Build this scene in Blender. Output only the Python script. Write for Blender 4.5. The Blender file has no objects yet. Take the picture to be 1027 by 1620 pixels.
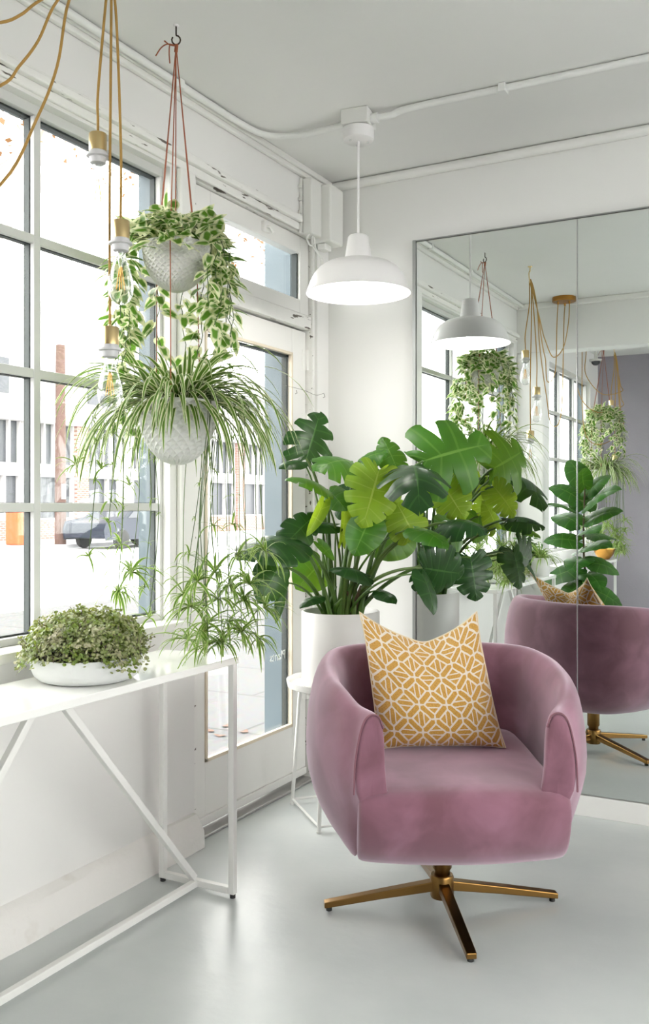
import bpy, math, random
from mathutils import Vector, Matrix, noise

R = math.radians
C = bpy.context.scene.collection
rnd = random.Random(7)
PI = math.pi

# ------------------------------------------------------------------ camera model (metres, room axes)
F, CX, HY, HC = 1470.0, 513.5, 798.0, 1.22
YAW = R(28.5)
SY, CY = math.sin(YAW), math.cos(YAW)
VIEW = Vector((-SY, CY, 0)); RIGHT = Vector((CY, SY, 0))

def W(px, py, t):
    """point at depth t (metres along the view axis) on the sight line of a photo pixel"""
    return VIEW * t + RIGHT * ((px - CX) / F * t) + Vector((0, 0, HC + (HY - py) / F * t))

# ------------------------------------------------------------------ materials
def lin(c):
    return tuple(((x / 255) / 12.92 if x / 255 <= .04045 else ((x / 255 + .055) / 1.055) ** 2.4) for x in c)

def mat(name, rgb, rough=.5, metal=0., spec=.5, bump=0., bscale=40., var=0., vscale=3., sheen=0., emit=None, estr=0., rgb2=None, trans=0., thr=None):
    """principled material with optional colour mottling (rgb2, var), bump and leaf translucency"""
    m = bpy.data.materials.new(name); m.use_nodes = True
    nt = m.node_tree; N = nt.nodes; L = nt.links
    b = N['Principled BSDF']
    b.inputs['Base Color'].default_value = (*rgb, 1)
    b.inputs['Roughness'].default_value = rough
    b.inputs['Metallic'].default_value = metal
    b.inputs['Specular IOR Level'].default_value = spec
    if sheen:
        b.inputs['Sheen Weight'].default_value = sheen
        b.inputs['Sheen Roughness'].default_value = .4
    if emit:
        b.inputs['Emission Color'].default_value = (*emit, 1); b.inputs['Emission Strength'].default_value = estr
    tc = N.new('ShaderNodeTexCoord')
    if rgb2 is not None:
        n = N.new('ShaderNodeTexNoise'); n.inputs['Scale'].default_value = vscale; n.inputs['Detail'].default_value = 5
        L.new(tc.outputs['Object'], n.inputs['Vector'])
        r = N.new('ShaderNodeValToRGB')
        a, c = thr or (.5 - var, .5 + var)
        r.color_ramp.elements[0].position = a; r.color_ramp.elements[1].position = c
        r.color_ramp.elements[0].color = (*rgb, 1); r.color_ramp.elements[1].color = (*rgb2, 1)
        L.new(n.outputs['Fac'], r.inputs['Fac']); L.new(r.outputs['Color'], b.inputs['Base Color'])
        colsock = r.outputs['Color']
    else:
        colsock = None
    if bump:
        n2 = N.new('ShaderNodeTexNoise'); n2.inputs['Scale'].default_value = bscale; n2.inputs['Detail'].default_value = 4
        L.new(tc.outputs['Object'], n2.inputs['Vector'])
        bp = N.new('ShaderNodeBump'); bp.inputs['Strength'].default_value = bump; bp.inputs['Distance'].default_value = .01
        L.new(n2.outputs['Fac'], bp.inputs['Height']); L.new(bp.outputs['Normal'], b.inputs['Normal'])
    if trans:
        out = N['Material Output']
        t = N.new('ShaderNodeBsdfTranslucent'); mx = N.new('ShaderNodeMixShader'); mx.inputs[0].default_value = trans
        tcx = tuple(min(1, x * f) for x, f in zip(rgb, (2.6, 2.2, 1.2)))
        t.inputs['Color'].default_value = (*tcx, 1)
        L.new(b.outputs[0], mx.inputs[1]); L.new(t.outputs[0], mx.inputs[2]); L.new(mx.outputs[0], out.inputs['Surface'])
    return m

def mathn(nt, op, a, b=None, c=None):
    n = nt.nodes.new('ShaderNodeMath'); n.operation = op
    for i, x in enumerate((a, b, c)):
        if x is None: continue
        if isinstance(x, (int, float)): n.inputs[i].default_value = x
        else: nt.links.new(x, n.inputs[i])
    return n.outputs[0]

def clear_mat(name, tint=(1, 1, 1), gloss=.06, rim=.35):
    """clear thin glass: sees through, with a reflection that grows to grazing angles"""
    m = bpy.data.materials.new(name); m.use_nodes = True
    nt = m.node_tree; N = nt.nodes; L = nt.links
    N.remove(N['Principled BSDF'])
    t = N.new('ShaderNodeBsdfTransparent'); t.inputs[0].default_value = (*tint, 1)
    g = N.new('ShaderNodeBsdfGlossy'); g.inputs['Roughness'].default_value = .0
    lw = N.new('ShaderNodeLayerWeight'); lw.inputs[0].default_value = .25
    f = mathn(nt, 'MULTIPLY_ADD', lw.outputs['Facing'], rim, gloss)
    f = mathn(nt, 'MINIMUM', f, .95)
    mx = N.new('ShaderNodeMixShader')
    L.new(f, mx.inputs[0]); L.new(t.outputs[0], mx.inputs[1]); L.new(g.outputs[0], mx.inputs[2])
    L.new(mx.outputs[0], N['Material Output'].inputs['Surface'])
    return m

def uv_leaf_mat(name, green, cream, edge=.62, centre=0., trans=.25, rough=.4, noise_amt=.0, nscale=30.):
    """leaf coloured across its width (UV x 0..1): green body, cream margins, optional cream midstripe"""
    m = bpy.data.materials.new(name); m.use_nodes = True
    nt = m.node_tree; N = nt.nodes; L = nt.links
    b = N['Principled BSDF']; b.inputs['Roughness'].default_value = rough
    uv = N.new('ShaderNodeUVMap'); sp = N.new('ShaderNodeSeparateXYZ'); L.new(uv.outputs[0], sp.inputs[0])
    d = mathn(nt, 'ABSOLUTE', mathn(nt, 'MULTIPLY_ADD', sp.outputs[0], 2., -1.))
    if noise_amt:
        tc = N.new('ShaderNodeTexCoord'); n = N.new('ShaderNodeTexNoise'); n.inputs['Scale'].default_value = nscale
        n.inputs['Detail'].default_value = 2
        L.new(tc.outputs['Object'], n.inputs['Vector'])
        dv = mathn(nt, 'ABSOLUTE', mathn(nt, 'MULTIPLY_ADD', sp.outputs[1], 2., -1.))
        d = mathn(nt, 'MAXIMUM', d, dv)
        d = mathn(nt, 'MULTIPLY_ADD', mathn(nt, 'SUBTRACT', n.outputs['Fac'], .5), noise_amt, d)
    r = N.new('ShaderNodeValToRGB'); e = r.color_ramp.elements
    sw = .13 if noise_amt else .06
    e[0].position = edge - sw; e[0].color = (*green, 1); e[1].position = edge + sw; e[1].color = (*cream, 1)
    if centre:
        a = e.new(0.); a.color = (*cream, 1); a2 = e.new(centre); a2.color = (*cream, 1); a3 = e.new(centre + .1); a3.color = (*green, 1)
    L.new(d, r.inputs['Fac']); L.new(r.outputs['Color'], b.inputs['Base Color'])
    t = N.new('ShaderNodeBsdfTranslucent'); L.new(r.outputs['Color'], t.inputs['Color'])
    mx = N.new('ShaderNodeMixShader'); mx.inputs[0].default_value = trans
    L.new(b.outputs[0], mx.inputs[1]); L.new(t.outputs[0], mx.inputs[2])
    L.new(mx.outputs[0], N['Material Output'].inputs['Surface'])
    return m

def monstera_mat(name, base, vein, rough, trans, tcol, var=(.8, 1.2)):
    """glossy leaf with paler midrib and side veins drawn from the leaf's own UVs"""
    m = bpy.data.materials.new(name); m.use_nodes = True
    nt = m.node_tree; N = nt.nodes; L = nt.links
    b = N['Principled BSDF']; b.inputs['Roughness'].default_value = rough + .05; b.inputs['Specular IOR Level'].default_value = .32
    uv = N.new('ShaderNodeUVMap'); sp = N.new('ShaderNodeSeparateXYZ'); L.new(uv.outputs[0], sp.inputs[0])
    # u: 0 at midrib .. 1 at margin;  v: lobe coordinate, whole numbers at lobe edges, .5 at the lobe's vein
    mid = mathn(nt, 'LESS_THAN', sp.outputs[0], .035)
    fv = mathn(nt, 'ABSOLUTE', mathn(nt, 'SUBTRACT', mathn(nt, 'FRACT', sp.outputs[1]), .5))
    sv = mathn(nt, 'LESS_THAN', fv, .05)
    sv = mathn(nt, 'MULTIPLY', sv, .5)
    fac = mathn(nt, 'MAXIMUM', mid, sv)
    tc = N.new('ShaderNodeTexCoord'); n = N.new('ShaderNodeTexNoise'); n.inputs['Scale'].default_value = 9
    L.new(tc.outputs['Object'], n.inputs['Vector'])
    r = N.new('ShaderNodeValToRGB')
    r.color_ramp.elements[0].position = .35; r.color_ramp.elements[1].position = .65
    r.color_ramp.elements[0].color = (*[x * var[0] for x in base], 1); r.color_ramp.elements[1].color = (*[x * var[1] for x in base], 1)
    L.new(n.outputs['Fac'], r.inputs['Fac'])
    mx = N.new('ShaderNodeMix'); mx.data_type = 'RGBA'
    L.new(fac, mx.inputs[0]); L.new(r.outputs['Color'], mx.inputs[6]); mx.inputs[7].default_value = (*vein, 1)
    L.new(mx.outputs[2], b.inputs['Base Color'])
    bp = N.new('ShaderNodeBump'); bp.inputs['Strength'].default_value = .35; bp.inputs['Distance'].default_value = .004
    L.new(mathn(nt, 'SUBTRACT', 1., mathn(nt, 'MULTIPLY', fv, 2.)), bp.inputs['Height'])
    L.new(bp.outputs['Normal'], b.inputs['Normal'])
    t = N.new('ShaderNodeBsdfTranslucent'); t.inputs['Color'].default_value = (*tcol, 1)
    ms = N.new('ShaderNodeMixShader'); ms.inputs[0].default_value = trans
    L.new(b.outputs[0], ms.inputs[1]); L.new(t.outputs[0], ms.inputs[2])
    L.new(ms.outputs[0], N['Material Output'].inputs['Surface'])
    return m

def pillow_mat():
    """cream cloth woven with mustard lozenges: upright and level bars in a lattice of slanted bars"""
    m = bpy.data.materials.new('mustard_lattice_cloth'); m.use_nodes = True
    nt = m.node_tree; N = nt.nodes; L = nt.links
    b = N['Principled BSDF']; b.inputs['Roughness'].default_value = .9; b.inputs['Sheen Weight'].default_value = .2
    uv = N.new('ShaderNodeUVMap'); sp = N.new('ShaderNodeSeparateXYZ'); L.new(uv.outputs[0], sp.inputs[0])
    M = lambda op, a, b=None, c=None: mathn(nt, op, a, b, c)
    tcn = N.new('ShaderNodeTexNoise'); tcn.inputs['Scale'].default_value = 1.7
    L.new(uv.outputs[0], tcn.inputs['Vector'])
    wob = M('MULTIPLY', M('SUBTRACT', tcn.outputs['Fac'], .5), .12)
    u = M('ADD', sp.outputs[0], wob); v = M('ADD', sp.outputs[1], wob)
    fx = M('SUBTRACT', M('FRACT', u), .5); fy = M('SUBTRACT', M('FRACT', v), .5)
    par = M('MODULO', M('ADD', M('FLOOR', u), M('FLOOR', v)), 2.)
    sgn = M('MULTIPLY_ADD', par, -2., 1.)
    sfy = M('MULTIPLY', sgn, fy)
    s = M('ABSOLUTE', M('MULTIPLY', M('SUBTRACT', fx, sfy), .7071))
    t = M('ABSOLUTE', M('MULTIPLY', M('ADD', fx, sfy), .7071))
    diag = M('MULTIPLY', M('LESS_THAN', t, .172), M('LESS_THAN', M('MULTIPLY_ADD', t, .75, s), .60))
    gx = M('ABSOLUTE', M('MULTIPLY', M('SUBTRACT', M('FRACT', M('MULTIPLY_ADD', u, .5, .5)), .5), 2.))
    gy = M('ABSOLUTE', M('MULTIPLY', M('SUBTRACT', M('FRACT', M('MULTIPLY_ADD', v, .5, .5)), .5), 2.))
    hx = M('ABSOLUTE', M('MULTIPLY', M('SUBTRACT', M('FRACT', M('MULTIPLY', u, .5)), .5), 2.))
    hy = M('ABSOLUTE', M('MULTIPLY', M('SUBTRACT', M('FRACT', M('MULTIPLY', v, .5)), .5), 2.))
    def star(a, c):     # bar along a, triangles either side
        dia = M('LESS_THAN', M('ADD', a, c), .575)
        bar = M('LESS_THAN', c, .138); tri = M('GREATER_THAN', c, .225)
        return M('MULTIPLY', dia, M('MAXIMUM', bar, tri))
    fac = M('MAXIMUM', diag, M('MAXIMUM', star(gx, gy), star(hy, hx)))
    nn = N.new('ShaderNodeTexNoise'); nn.inputs['Scale'].default_value = 30.
    mp = N.new('ShaderNodeMapping'); mp.inputs['Scale'].default_value = (.25, 1.6, 1)
    L.new(uv.outputs[0], mp.inputs[0]); L.new(mp.outputs[0], nn.inputs['Vector'])
    r = N.new('ShaderNodeValToRGB'); r.color_ramp.elements[0].position = .35; r.color_ramp.elements[1].position = .65
    r.color_ramp.elements[0].color = (*lin((164, 114, 36)), 1); r.color_ramp.elements[1].color = (*lin((208, 162, 76)), 1)
    L.new(nn.outputs['Fac'], r.inputs['Fac'])
    mx = N.new('ShaderNodeMix'); mx.data_type = 'RGBA'; L.new(fac, mx.inputs[0])
    mx.inputs[6].default_value = (*lin((216, 204, 190)), 1); L.new(r.outputs['Color'], mx.inputs[7])
    L.new(mx.outputs[2], b.inputs['Base Color'])
    bp = N.new('ShaderNodeBump'); bp.inputs['Strength'].default_value = .5; bp.inputs['Distance'].default_value = .002
    L.new(M('ADD', fac, nn.outputs['Fac']), bp.inputs['Height']); L.new(bp.outputs['Normal'], b.inputs['Normal'])
    return m

def velvet_mat():
    m = mat('mauve_velvet', lin((116, 74, 86)), rough=.75, spec=.25, sheen=.75, rgb2=lin((148, 102, 120)), vscale=7., thr=(.36, .7))
    b = m.node_tree.nodes['Principled BSDF']
    b.inputs['Sheen Tint'].default_value = (1., .88, 1., 1)
    b.inputs['Sheen Roughness'].default_value = .5
    nz = [n for n in m.node_tree.nodes if n.type == 'TEX_NOISE'][0]; nz.inputs['Distortion'].default_value = .4
    return m

def brick_mat(name, c1, c2, mortar, scale, bw=.5, rh=.25, ms=.02, offset=.5, rough=.85):
    m = bpy.data.materials.new(name); m.use_nodes = True
    nt = m.node_tree; N = nt.nodes; L = nt.links; b = N['Principled BSDF']; b.inputs['Roughness'].default_value = rough
    tc = N.new('ShaderNodeTexCoord'); mp = N.new('ShaderNodeMapping')
    L.new(tc.outputs['Object'], mp.inputs[0])
    br = N.new('ShaderNodeTexBrick'); br.inputs['Scale'].default_value = scale; br.offset = offset
    br.inputs['Color1'].default_value = (*c1, 1); br.inputs['Color2'].default_value = (*c2, 1); br.inputs['Mortar'].default_value = (*mortar, 1)
    br.inputs['Mortar Size'].default_value = ms; br.inputs['Brick Width'].default_value = bw; br.inputs['Row Height'].default_value = rh
    L.new(mp.outputs[0], br.inputs['Vector'])
    n = N.new('ShaderNodeTexNoise'); n.inputs['Scale'].default_value = 25; n.inputs['Detail'].default_value = 6
    L.new(tc.outputs['Object'], n.inputs['Vector'])
    mx = N.new('ShaderNodeMix'); mx.data_type = 'RGBA'; mx.blend_type = 'OVERLAY'; mx.inputs[0].default_value = .5
    L.new(br.outputs['Color'], mx.inputs[6]); L.new(n.outputs['Color'], mx.inputs[7])
    hs = N.new('ShaderNodeHueSaturation'); hs.inputs['Saturation'].default_value = .8; L.new(mx.outputs[2], hs.inputs['Color'])
    L.new(hs.outputs[0], b.inputs['Base Color'])
    return m, mp

M = {}
M['wall'] = mat('white_wall_paint', (.80, .79, .775), .6, bump=.12, bscale=9, rgb2=(.74, .73, .72), vscale=1.6, var=.3)
M['wall2'] = mat('white_back_wall_paint', (.80, .79, .775), .6, bump=.06, bscale=6, rgb2=(.76, .755, .74), vscale=1.2, var=.3)
M['ceil'] = mat('ceiling_paint', (.80, .79, .775), .7, bump=.2, bscale=5, rgb2=(.765, .76, .75), vscale=2, var=.3)
M['trim'] = mat('gloss_white_trim', (.80, .79, .77), .38, bump=.1, bscale=14)
M['peel'] = mat('peeling_white_trim', (.80, .79, .77), .5, bump=.6, bscale=26, rgb2=(.12, .10, .085), vscale=11, thr=(.635, .665))
M['floor'] = mat('painted_concrete', (.53, .56, .56), .30, bump=.22, bscale=11, rgb2=(.60, .625, .62), vscale=2.6, var=.16, spec=.5)
M['base'] = mat('worn_plaster_base', (.76, .74, .72), .6, bump=.8, bscale=16, rgb2=(.55, .50, .45), vscale=7, thr=(.58, .8))
M['steel'] = mat('window_steel_paint', (.60, .60, .59), .4)
M['dark'] = mat('glazing_shade_dark', (.02, .03, .03), .6)  # near-black for the shade painted along glazing edges
M['blue'] = mat('blue_grey_exterior_paint', lin((78, 92, 100)), .5, rgb2=lin((90, 103, 110)), vscale=6, var=.2)
M['glass'] = clear_mat('window_glass', (.985, .995, .99), .02, .12)
M['mirror'] = mat('mirror_silver', (.86, .90, .885), 0., 1.)
M['mirror_edge'] = mat('mirror_edge', (.12, .14, .13), .3)
M['greywall'] = mat('mauve_grey_wallcovering', lin((160, 155, 164)), .8, bump=.3, bscale=90, rgb2=lin((146, 140, 150)), vscale=2, var=.3)
M['gloss_white'] = mat('gloss_white_lacquer', (.84, .84, .82), .12, spec=.6)
M['white_metal'] = mat('white_powder_coat', (.78, .775, .755), .35)
M['ceramic'] = mat('matte_white_ceramic', (.66, .655, .645), .45)
M['ceramic_warm'] = mat('warm_white_ceramic', (.62, .605, .59), .4)
M['ceramic_cool'] = mat('chalk_white_ceramic', (.68, .685, .685), .65, bump=.15, bscale=60)
M['soil'] = mat('potting_soil', (.035, .025, .018), .95, bump=.8, bscale=120)
M['velvet'] = velvet_mat()
M['seam'] = mat('mauve_seam', lin((124, 80, 92)), .8, sheen=.4)
M['bronze'] = mat('brushed_bronze', lin((132, 100, 56)), .28, 1.)
M['black'] = mat('black_rubber', (.02, .02, .02), .6)
M['pillow'] = pillow_mat()
M['piping'] = mat('cream_piping', lin((214, 198, 170)), .9)
M['brass'] = mat('satin_brass', lin((216, 192, 142)), .28, 1.)
M['copper_brass'] = mat('aged_brass', lin((176, 126, 62)), .3, 1.)
M['goldcord'] = mat('gold_fabric_cord', lin((172, 134, 66)), .7, bump=.5, bscale=400)
M['socket'] = mat('porcelain_socket', (.55, .54, .55), .5)
M['bulb'] = clear_mat('clear_bulb_glass', (.97, .98, .98), .04, .75)
M['filament'] = mat('amber_filament', lin((190, 140, 60)), .3, .6)
M['filament_stem'] = mat('bulb_stem', (.5, .5, .5), .2)
M['rust'] = mat('rust_leather_cord', lin((148, 80, 50)), .7)
M['iron'] = mat('dark_iron', lin((62, 48, 40)), .45, .7)
M['lamp'] = mat('white_enamel', (.82, .80, .80), .3)
M['lamp_in'] = mat('white_enamel_inside', (.92, .92, .92), .4)
M['lampbulb'] = mat('lit_bulb', (1, 1, 1), .5, emit=(1, .97, .92), estr=4.)
M['plastic'] = mat('off_white_plastic', (.74, .735, .71), .45)
M['conduit'] = mat('painted_conduit', (.78, .78, .765), .4)
M['spider'] = uv_leaf_mat('spider_plant_leaf', lin((92, 126, 46)), lin((226, 228, 190)), .64, .0, .4)
M['spider2'] = uv_leaf_mat('spider_plantlet_leaf', lin((104, 140, 52)), lin((196, 208, 136)), .7, .0, .4)
M['pothos'] = uv_leaf_mat('variegated_pothos_leaf', lin((96, 142, 44)), lin((236, 236, 200)), .55, .0, .4, .35, 1.0, 26.)
M['ivy'] = mat('green_ivy_leaf', lin((50, 96, 28)), .4, trans=.2)
M['stem'] = mat('green_stem', lin((76, 100, 36)), .5)
M['brownstem'] = mat('brown_stem', lin((78, 62, 42)), .7)
M['vine'] = mat('dark_vine', lin((70, 92, 48)), .6)
M['mon'] = monstera_mat('monstera_leaf', lin((24, 58, 22)), lin((58, 96, 44)), .28, .10, (.10, .24, .02))
M['mon2'] = monstera_mat('monstera_mid_green_leaf', lin((54, 104, 28)), lin((98, 140, 58)), .3, .22, (.24, .44, .03))
M['lime'] = monstera_mat('monstera_young_lime_leaf', lin((116, 150, 36)), lin((160, 178, 80)), .36, .36, (.40, .55, .03))
M['petiole'] = mat('monstera_stalk', lin((84, 116, 40)), .4, rgb2=lin((52, 84, 30)), vscale=6, var=.25)
M['fig'] = monstera_mat('fiddle_leaf', lin((36, 82, 26)), lin((84, 124, 54)), .35, .16, (.14, .30, .02))
M['creep'] = mat('creeping_small_leaf', lin((108, 128, 56)), .45, rgb2=lin((164, 158, 132)), vscale=22, thr=(.42, .62), trans=.2)
M['creepstem'] = mat('wiry_stem', lin((96, 80, 74)), .7)
M['gold'] = mat('gold_bowl_metal', lin((190, 140, 70)), .25, 1.)
M['paver'], _mp = brick_mat('grey_pavers', (.060, .060, .062), (.068, .068, .07), (.03, .03, .03), 1., 1.0, .9, .012)
M['asphalt'] = mat('asphalt', (.42, .43, .45), .9, rgb2=(.5, .5, .51), vscale=.6, var=.2)
M['facade'] = mat('pale_facade_paint', (.56, .55, .55), .8, rgb2=(.50, .49, .49), vscale=.5, var=.3)
M['brick'], _mp = brick_mat('red_brick', lin((132, 76, 60)), lin((150, 94, 76)), lin((170, 156, 146)), 2.2, .5, .18, .03)
_mp.inputs['Rotation'].default_value = (0, R(90), R(90))
M['shopglass'] = mat('dark_shop_glass', (.075, .08, .09), .3, spec=.3)
M['pole'] = mat('weathered_pole_wood', lin((88, 68, 62)), .9, bump=.5, bscale=6)
M['orange'] = mat('orange_plastic', lin((206, 90, 50)), .6)
M['carpaint'] = mat('dark_blue_car_paint', lin((34, 40, 54)), .3, .2)
M['bark'] = mat('tree_bark', lin((170, 158, 150)), .9, bump=.5, bscale=20)
M['autumn'] = mat('autumn_leaf', lin((112, 76, 46)), .7, rgb2=lin((104, 84, 56)), vscale=.8, var=.2, trans=.12)
M['dryleaf'] = mat('dry_leaf', lin((84, 58, 44)), .8)
M['letter'] = mat('white_vinyl_lettering', (.86, .88, .88), .6)
M['letter_grey'] = clear_mat('frosted_vinyl_lettering', (.90, .91, .91), .0, .0)
M['wire'] = mat('thin_wire', (.25, .24, .22), .5, .5)

for _l in list(M['peel'].node_tree.links):
    if _l.to_node.type == 'TEX_NOISE' and _l.to_node.inputs['Scale'].default_value == 11:
        _mp2 = M['peel'].node_tree.nodes.new('ShaderNodeMapping'); _mp2.inputs['Scale'].default_value = (4, .7, 4)
        _s, _t = _l.from_socket, _l.to_socket
        M['peel'].node_tree.links.remove(_l); M['peel'].node_tree.links.new(_s, _mp2.inputs[0]); M['peel'].node_tree.links.new(_mp2.outputs[0], _t)
        break

# ------------------------------------------------------------------ mesh builder
class MB:
    def __init__(self): self.v = []; self.f = []; self.uv = {}
    def add(self, vs, fs, uvs=None):
        o = len(self.v); self.v += [Vector(x) for x in vs]
        self.f += [tuple(i + o for i in f) for f in fs]
        if uvs:
            for i, u in enumerate(uvs): self.uv[o + i] = u
        return self
    def box(self, a, b, m=None):
        (x0, y0, z0), (x1, y1, z1) = a, b
        vs = [Vector(p) for p in ((x0, y0, z0), (x1, y0, z0), (x1, y1, z0), (x0, y1, z0), (x0, y0, z1), (x1, y0, z1), (x1, y1, z1), (x0, y1, z1))]
        if m: vs = [m @ p for p in vs]
        return self.add(vs, [(0, 3, 2, 1), (4, 5, 6, 7), (0, 1, 5, 4), (1, 2, 6, 5), (2, 3, 7, 6), (3, 0, 4, 7)])
    def bar(self, p, q, w, h=None, up=(0, 0, 1)):
        """square bar from p to q"""
        p, q = Vector(p), Vector(q); h = h or w
        d = (q - p).normalized(); up = Vector(up)
        if abs(d.dot(up)) > .98: up = Vector((0, 1, 0))
        x = d.cross(up).normalized(); z = x.cross(d)
        vs = []
        for c in (p, q):
            for sx, sz in ((-1, -1), (1, -1), (1, 1), (-1, 1)): vs.append(c + x * (sx * w / 2) + z * (sz * h / 2))
        return self.add(vs, [(0, 1, 2, 3), (7, 6, 5, 4), (0, 4, 5, 1), (1, 5, 6, 2), (2, 6, 7, 3), (3, 7, 4, 0)])
    def tube(self, pts, r, n=8, cap=True):
        pts = [Vector(p) for p in pts]; k = len(pts)
        rs = r if isinstance(r, (list, tuple)) else [r] * k
        d0 = (pts[1] - pts[0]).normalized()
        a = d0.orthogonal().normalized(); vs = []
        for i, p in enumerate(pts):
            d = (pts[min(i + 1, k - 1)] - pts[max(i - 1, 0)])
            d = d.normalized() if d.length > 1e-9 else d0
            a = (a - d * a.dot(d)); a = a.normalized() if a.length > 1e-6 else d.orthogonal().normalized()
            b = d.cross(a)
            for j in range(n):
                t = 2 * PI * j / n; vs.append(p + (a * math.cos(t) + b * math.sin(t)) * rs[i])
        fs = [(i * n + j, i * n + (j + 1) % n, (i + 1) * n + (j + 1) % n, (i + 1) * n + j) for i in range(k - 1) for j in range(n)]
        if cap: fs += [tuple(range(n - 1, -1, -1)), tuple((k - 1) * n + j for j in range(n))]
        return self.add(vs, fs)
    def lathe(self, prof, c=(0, 0, 0), n=48, axis=None):
        """profile [(r,z)] turned about the vertical through c; r = 0 ends close to a point"""
        c = Vector(c); rings = []; vs = []; fs = []
        for r, z in prof:
            if r < 1e-6: rings.append([len(vs)]); vs.append(c + Vector((0, 0, z)))
            else:
                rings.append(list(range(len(vs), len(vs) + n)))
                vs += [c + Vector((r * math.cos(2 * PI * j / n), r * math.sin(2 * PI * j / n), z)) for j in range(n)]
        for a, b in zip(rings, rings[1:]):
            for j in range(n):
                k = (j + 1) % n
                if len(a) == 1 and len(b) == 1: continue
                if len(a) == 1: fs.append((a[0], b[k], b[j]))
                elif len(b) == 1: fs.append((a[j], a[k], b[0]))
                else: fs.append((a[j], a[k], b[k], b[j]))
        if axis is not None: vs = [c + axis @ (p - c) for p in vs]
        return self.add(vs, fs)
    def build(self, name, m, parent=None, smooth=True, origin=None, bevel=0, subd=0, sharp=40, seg=2, merge=False):
        me = bpy.data.meshes.new(name)
        o = Vector(origin) if origin is not None else (parent_origin(parent) if parent is not None else Vector())
        me.from_pydata([tuple(p - o) for p in self.v], [], self.f)
        if self.uv:
            ul = me.uv_layers.new(name='UVMap')
            for lp in me.loops: ul.data[lp.index].uv = self.uv.get(lp.vertex_index, (0, 0))
        me.materials.append(m)
        if merge:
            import bmesh
            bm = bmesh.new(); bm.from_mesh(me); bmesh.ops.remove_doubles(bm, verts=bm.verts, dist=1e-5); bm.to_mesh(me); bm.free()
        ob = bpy.data.objects.new(name, me); C.objects.link(ob)
        if parent is not None: ob.parent = parent
        else: ob.location = o
        if smooth:
            me.shade_smooth()
            if sharp and not subd: me.set_sharp_from_angle(angle=R(sharp))
        if bevel:
            md = ob.modifiers.new('bevel', 'BEVEL'); md.width = bevel; md.segments = seg; md.limit_method = 'ANGLE'
        if subd:
            md = ob.modifiers.new('subd', 'SUBSURF'); md.levels = subd; md.render_levels = subd
        return ob

def parent_origin(p):
    o = Vector()
    while p is not None:
        if p.rotation_euler.z != 0: return Vector()    # rotated things are modelled in their own coordinates
        o += p.location; p = p.parent
    return o

def tag(o, label, cat, group=None):
    o['label'] = label; o['category'] = cat
    if group: o['group'] = group
    return o

def thing(name, loc, label, cat, group=None, rz=0):
    o = bpy.data.objects.new(name, None); C.objects.link(o); o.empty_display_size = .05
    o.location = loc; o.rotation_euler = (0, 0, rz)
    return tag(o, label, cat, group)

def struct(name, loc=(0, 0, 0)):
    o = bpy.data.objects.new(name, None); C.objects.link(o); o.empty_display_size = .05
    o.location = loc; o['kind'] = 'structure'; return o

def st(o): o['kind'] = 'structure'; return o

def dup(root, loc, label, group=None, rz=None):
    r = root.copy(); C.objects.link(r); r.location = loc; r['label'] = label
    if group: r['group'] = group
    if rz is not None: r.rotation_euler.z = rz
    def kids(a, b):
        for ch in list(a.children):
            c = ch.copy(); C.objects.link(c); c.parent = b; kids(ch, c)
    kids(root, r); return r

def smooth_path(pts, n=8):
    """Catmull-Rom through points"""
    pts = [Vector(p) for p in pts]; P = [pts[0] * 2 - pts[1]] + pts + [pts[-1] * 2 - pts[-2]]; out = []
    for i in range(1, len(P) - 2):
        for k in range(n):
            t = k / n; a, b, c, d = P[i - 1:i + 3]
            out.append(.5 * ((2 * b) + (c - a) * t + (2 * a - 5 * b + 4 * c - d) * t * t + (3 * b - a - 3 * c + d) * t ** 3))
    return out + [pts[-1]]

# ================================================================== ROOM
ZC = 2.67; XL = -2.0; YB = 3.72; XR = 3.2; YF = -1.95
st(MB().box((XL - .12, YF - .1, -.1), (XR + .1, YB + .1, 0)).build('floor', M['floor'], None, False))
st(MB().box((XL - .12, YF - .1, ZC), (XR + .1, YB + .1, ZC + .12)).build('ceiling', M['ceil'], None, False))
XO = XL - .13
W1 = (.83, 2.565); W2 = (-1.62, .45)         # two street windows along y
ZS, ZT = .82, 2.385
D0, D1 = 2.706, 3.618                        # door bay
w = MB()
w.box((XO, YF, 0), (XL, D0, ZS)).box((XO, YF, ZT), (XL, D0, ZC)).box((XO, D0, 2.42), (XL, YB, ZC))
w.box((XO, YF, ZS), (XL, W2[0], ZT)).box((XO, W2[1], ZS), (XL, W1[0], ZT)).box((XO, W1[1], ZS), (XL, D0, ZT)).box((XO, D1, 0), (XL, YB, 2.42))
st(w.build('wall_left', M['wall'], None, False))
st(MB().box((XO, YB, 0), (XR + .1, YB + .1, ZC)).build('wall_back', M['wall2'], None, False))
st(MB().box((XO, YF - .1, 0), (XR + .1, YF, ZC)).build('wall_front', M['greywall'], None, False))
# dividing header and its pilaster
st(MB().box((XL, .60, 2.32), (XR, .76, ZC)).build('wall_header', M['wall2'], None, False, bevel=.004))
st(MB().box((XL, .60, 0), (-1.80, .76, 2.32)).build('wall_pilaster', M['wall2'], None, False, bevel=.012))
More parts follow.
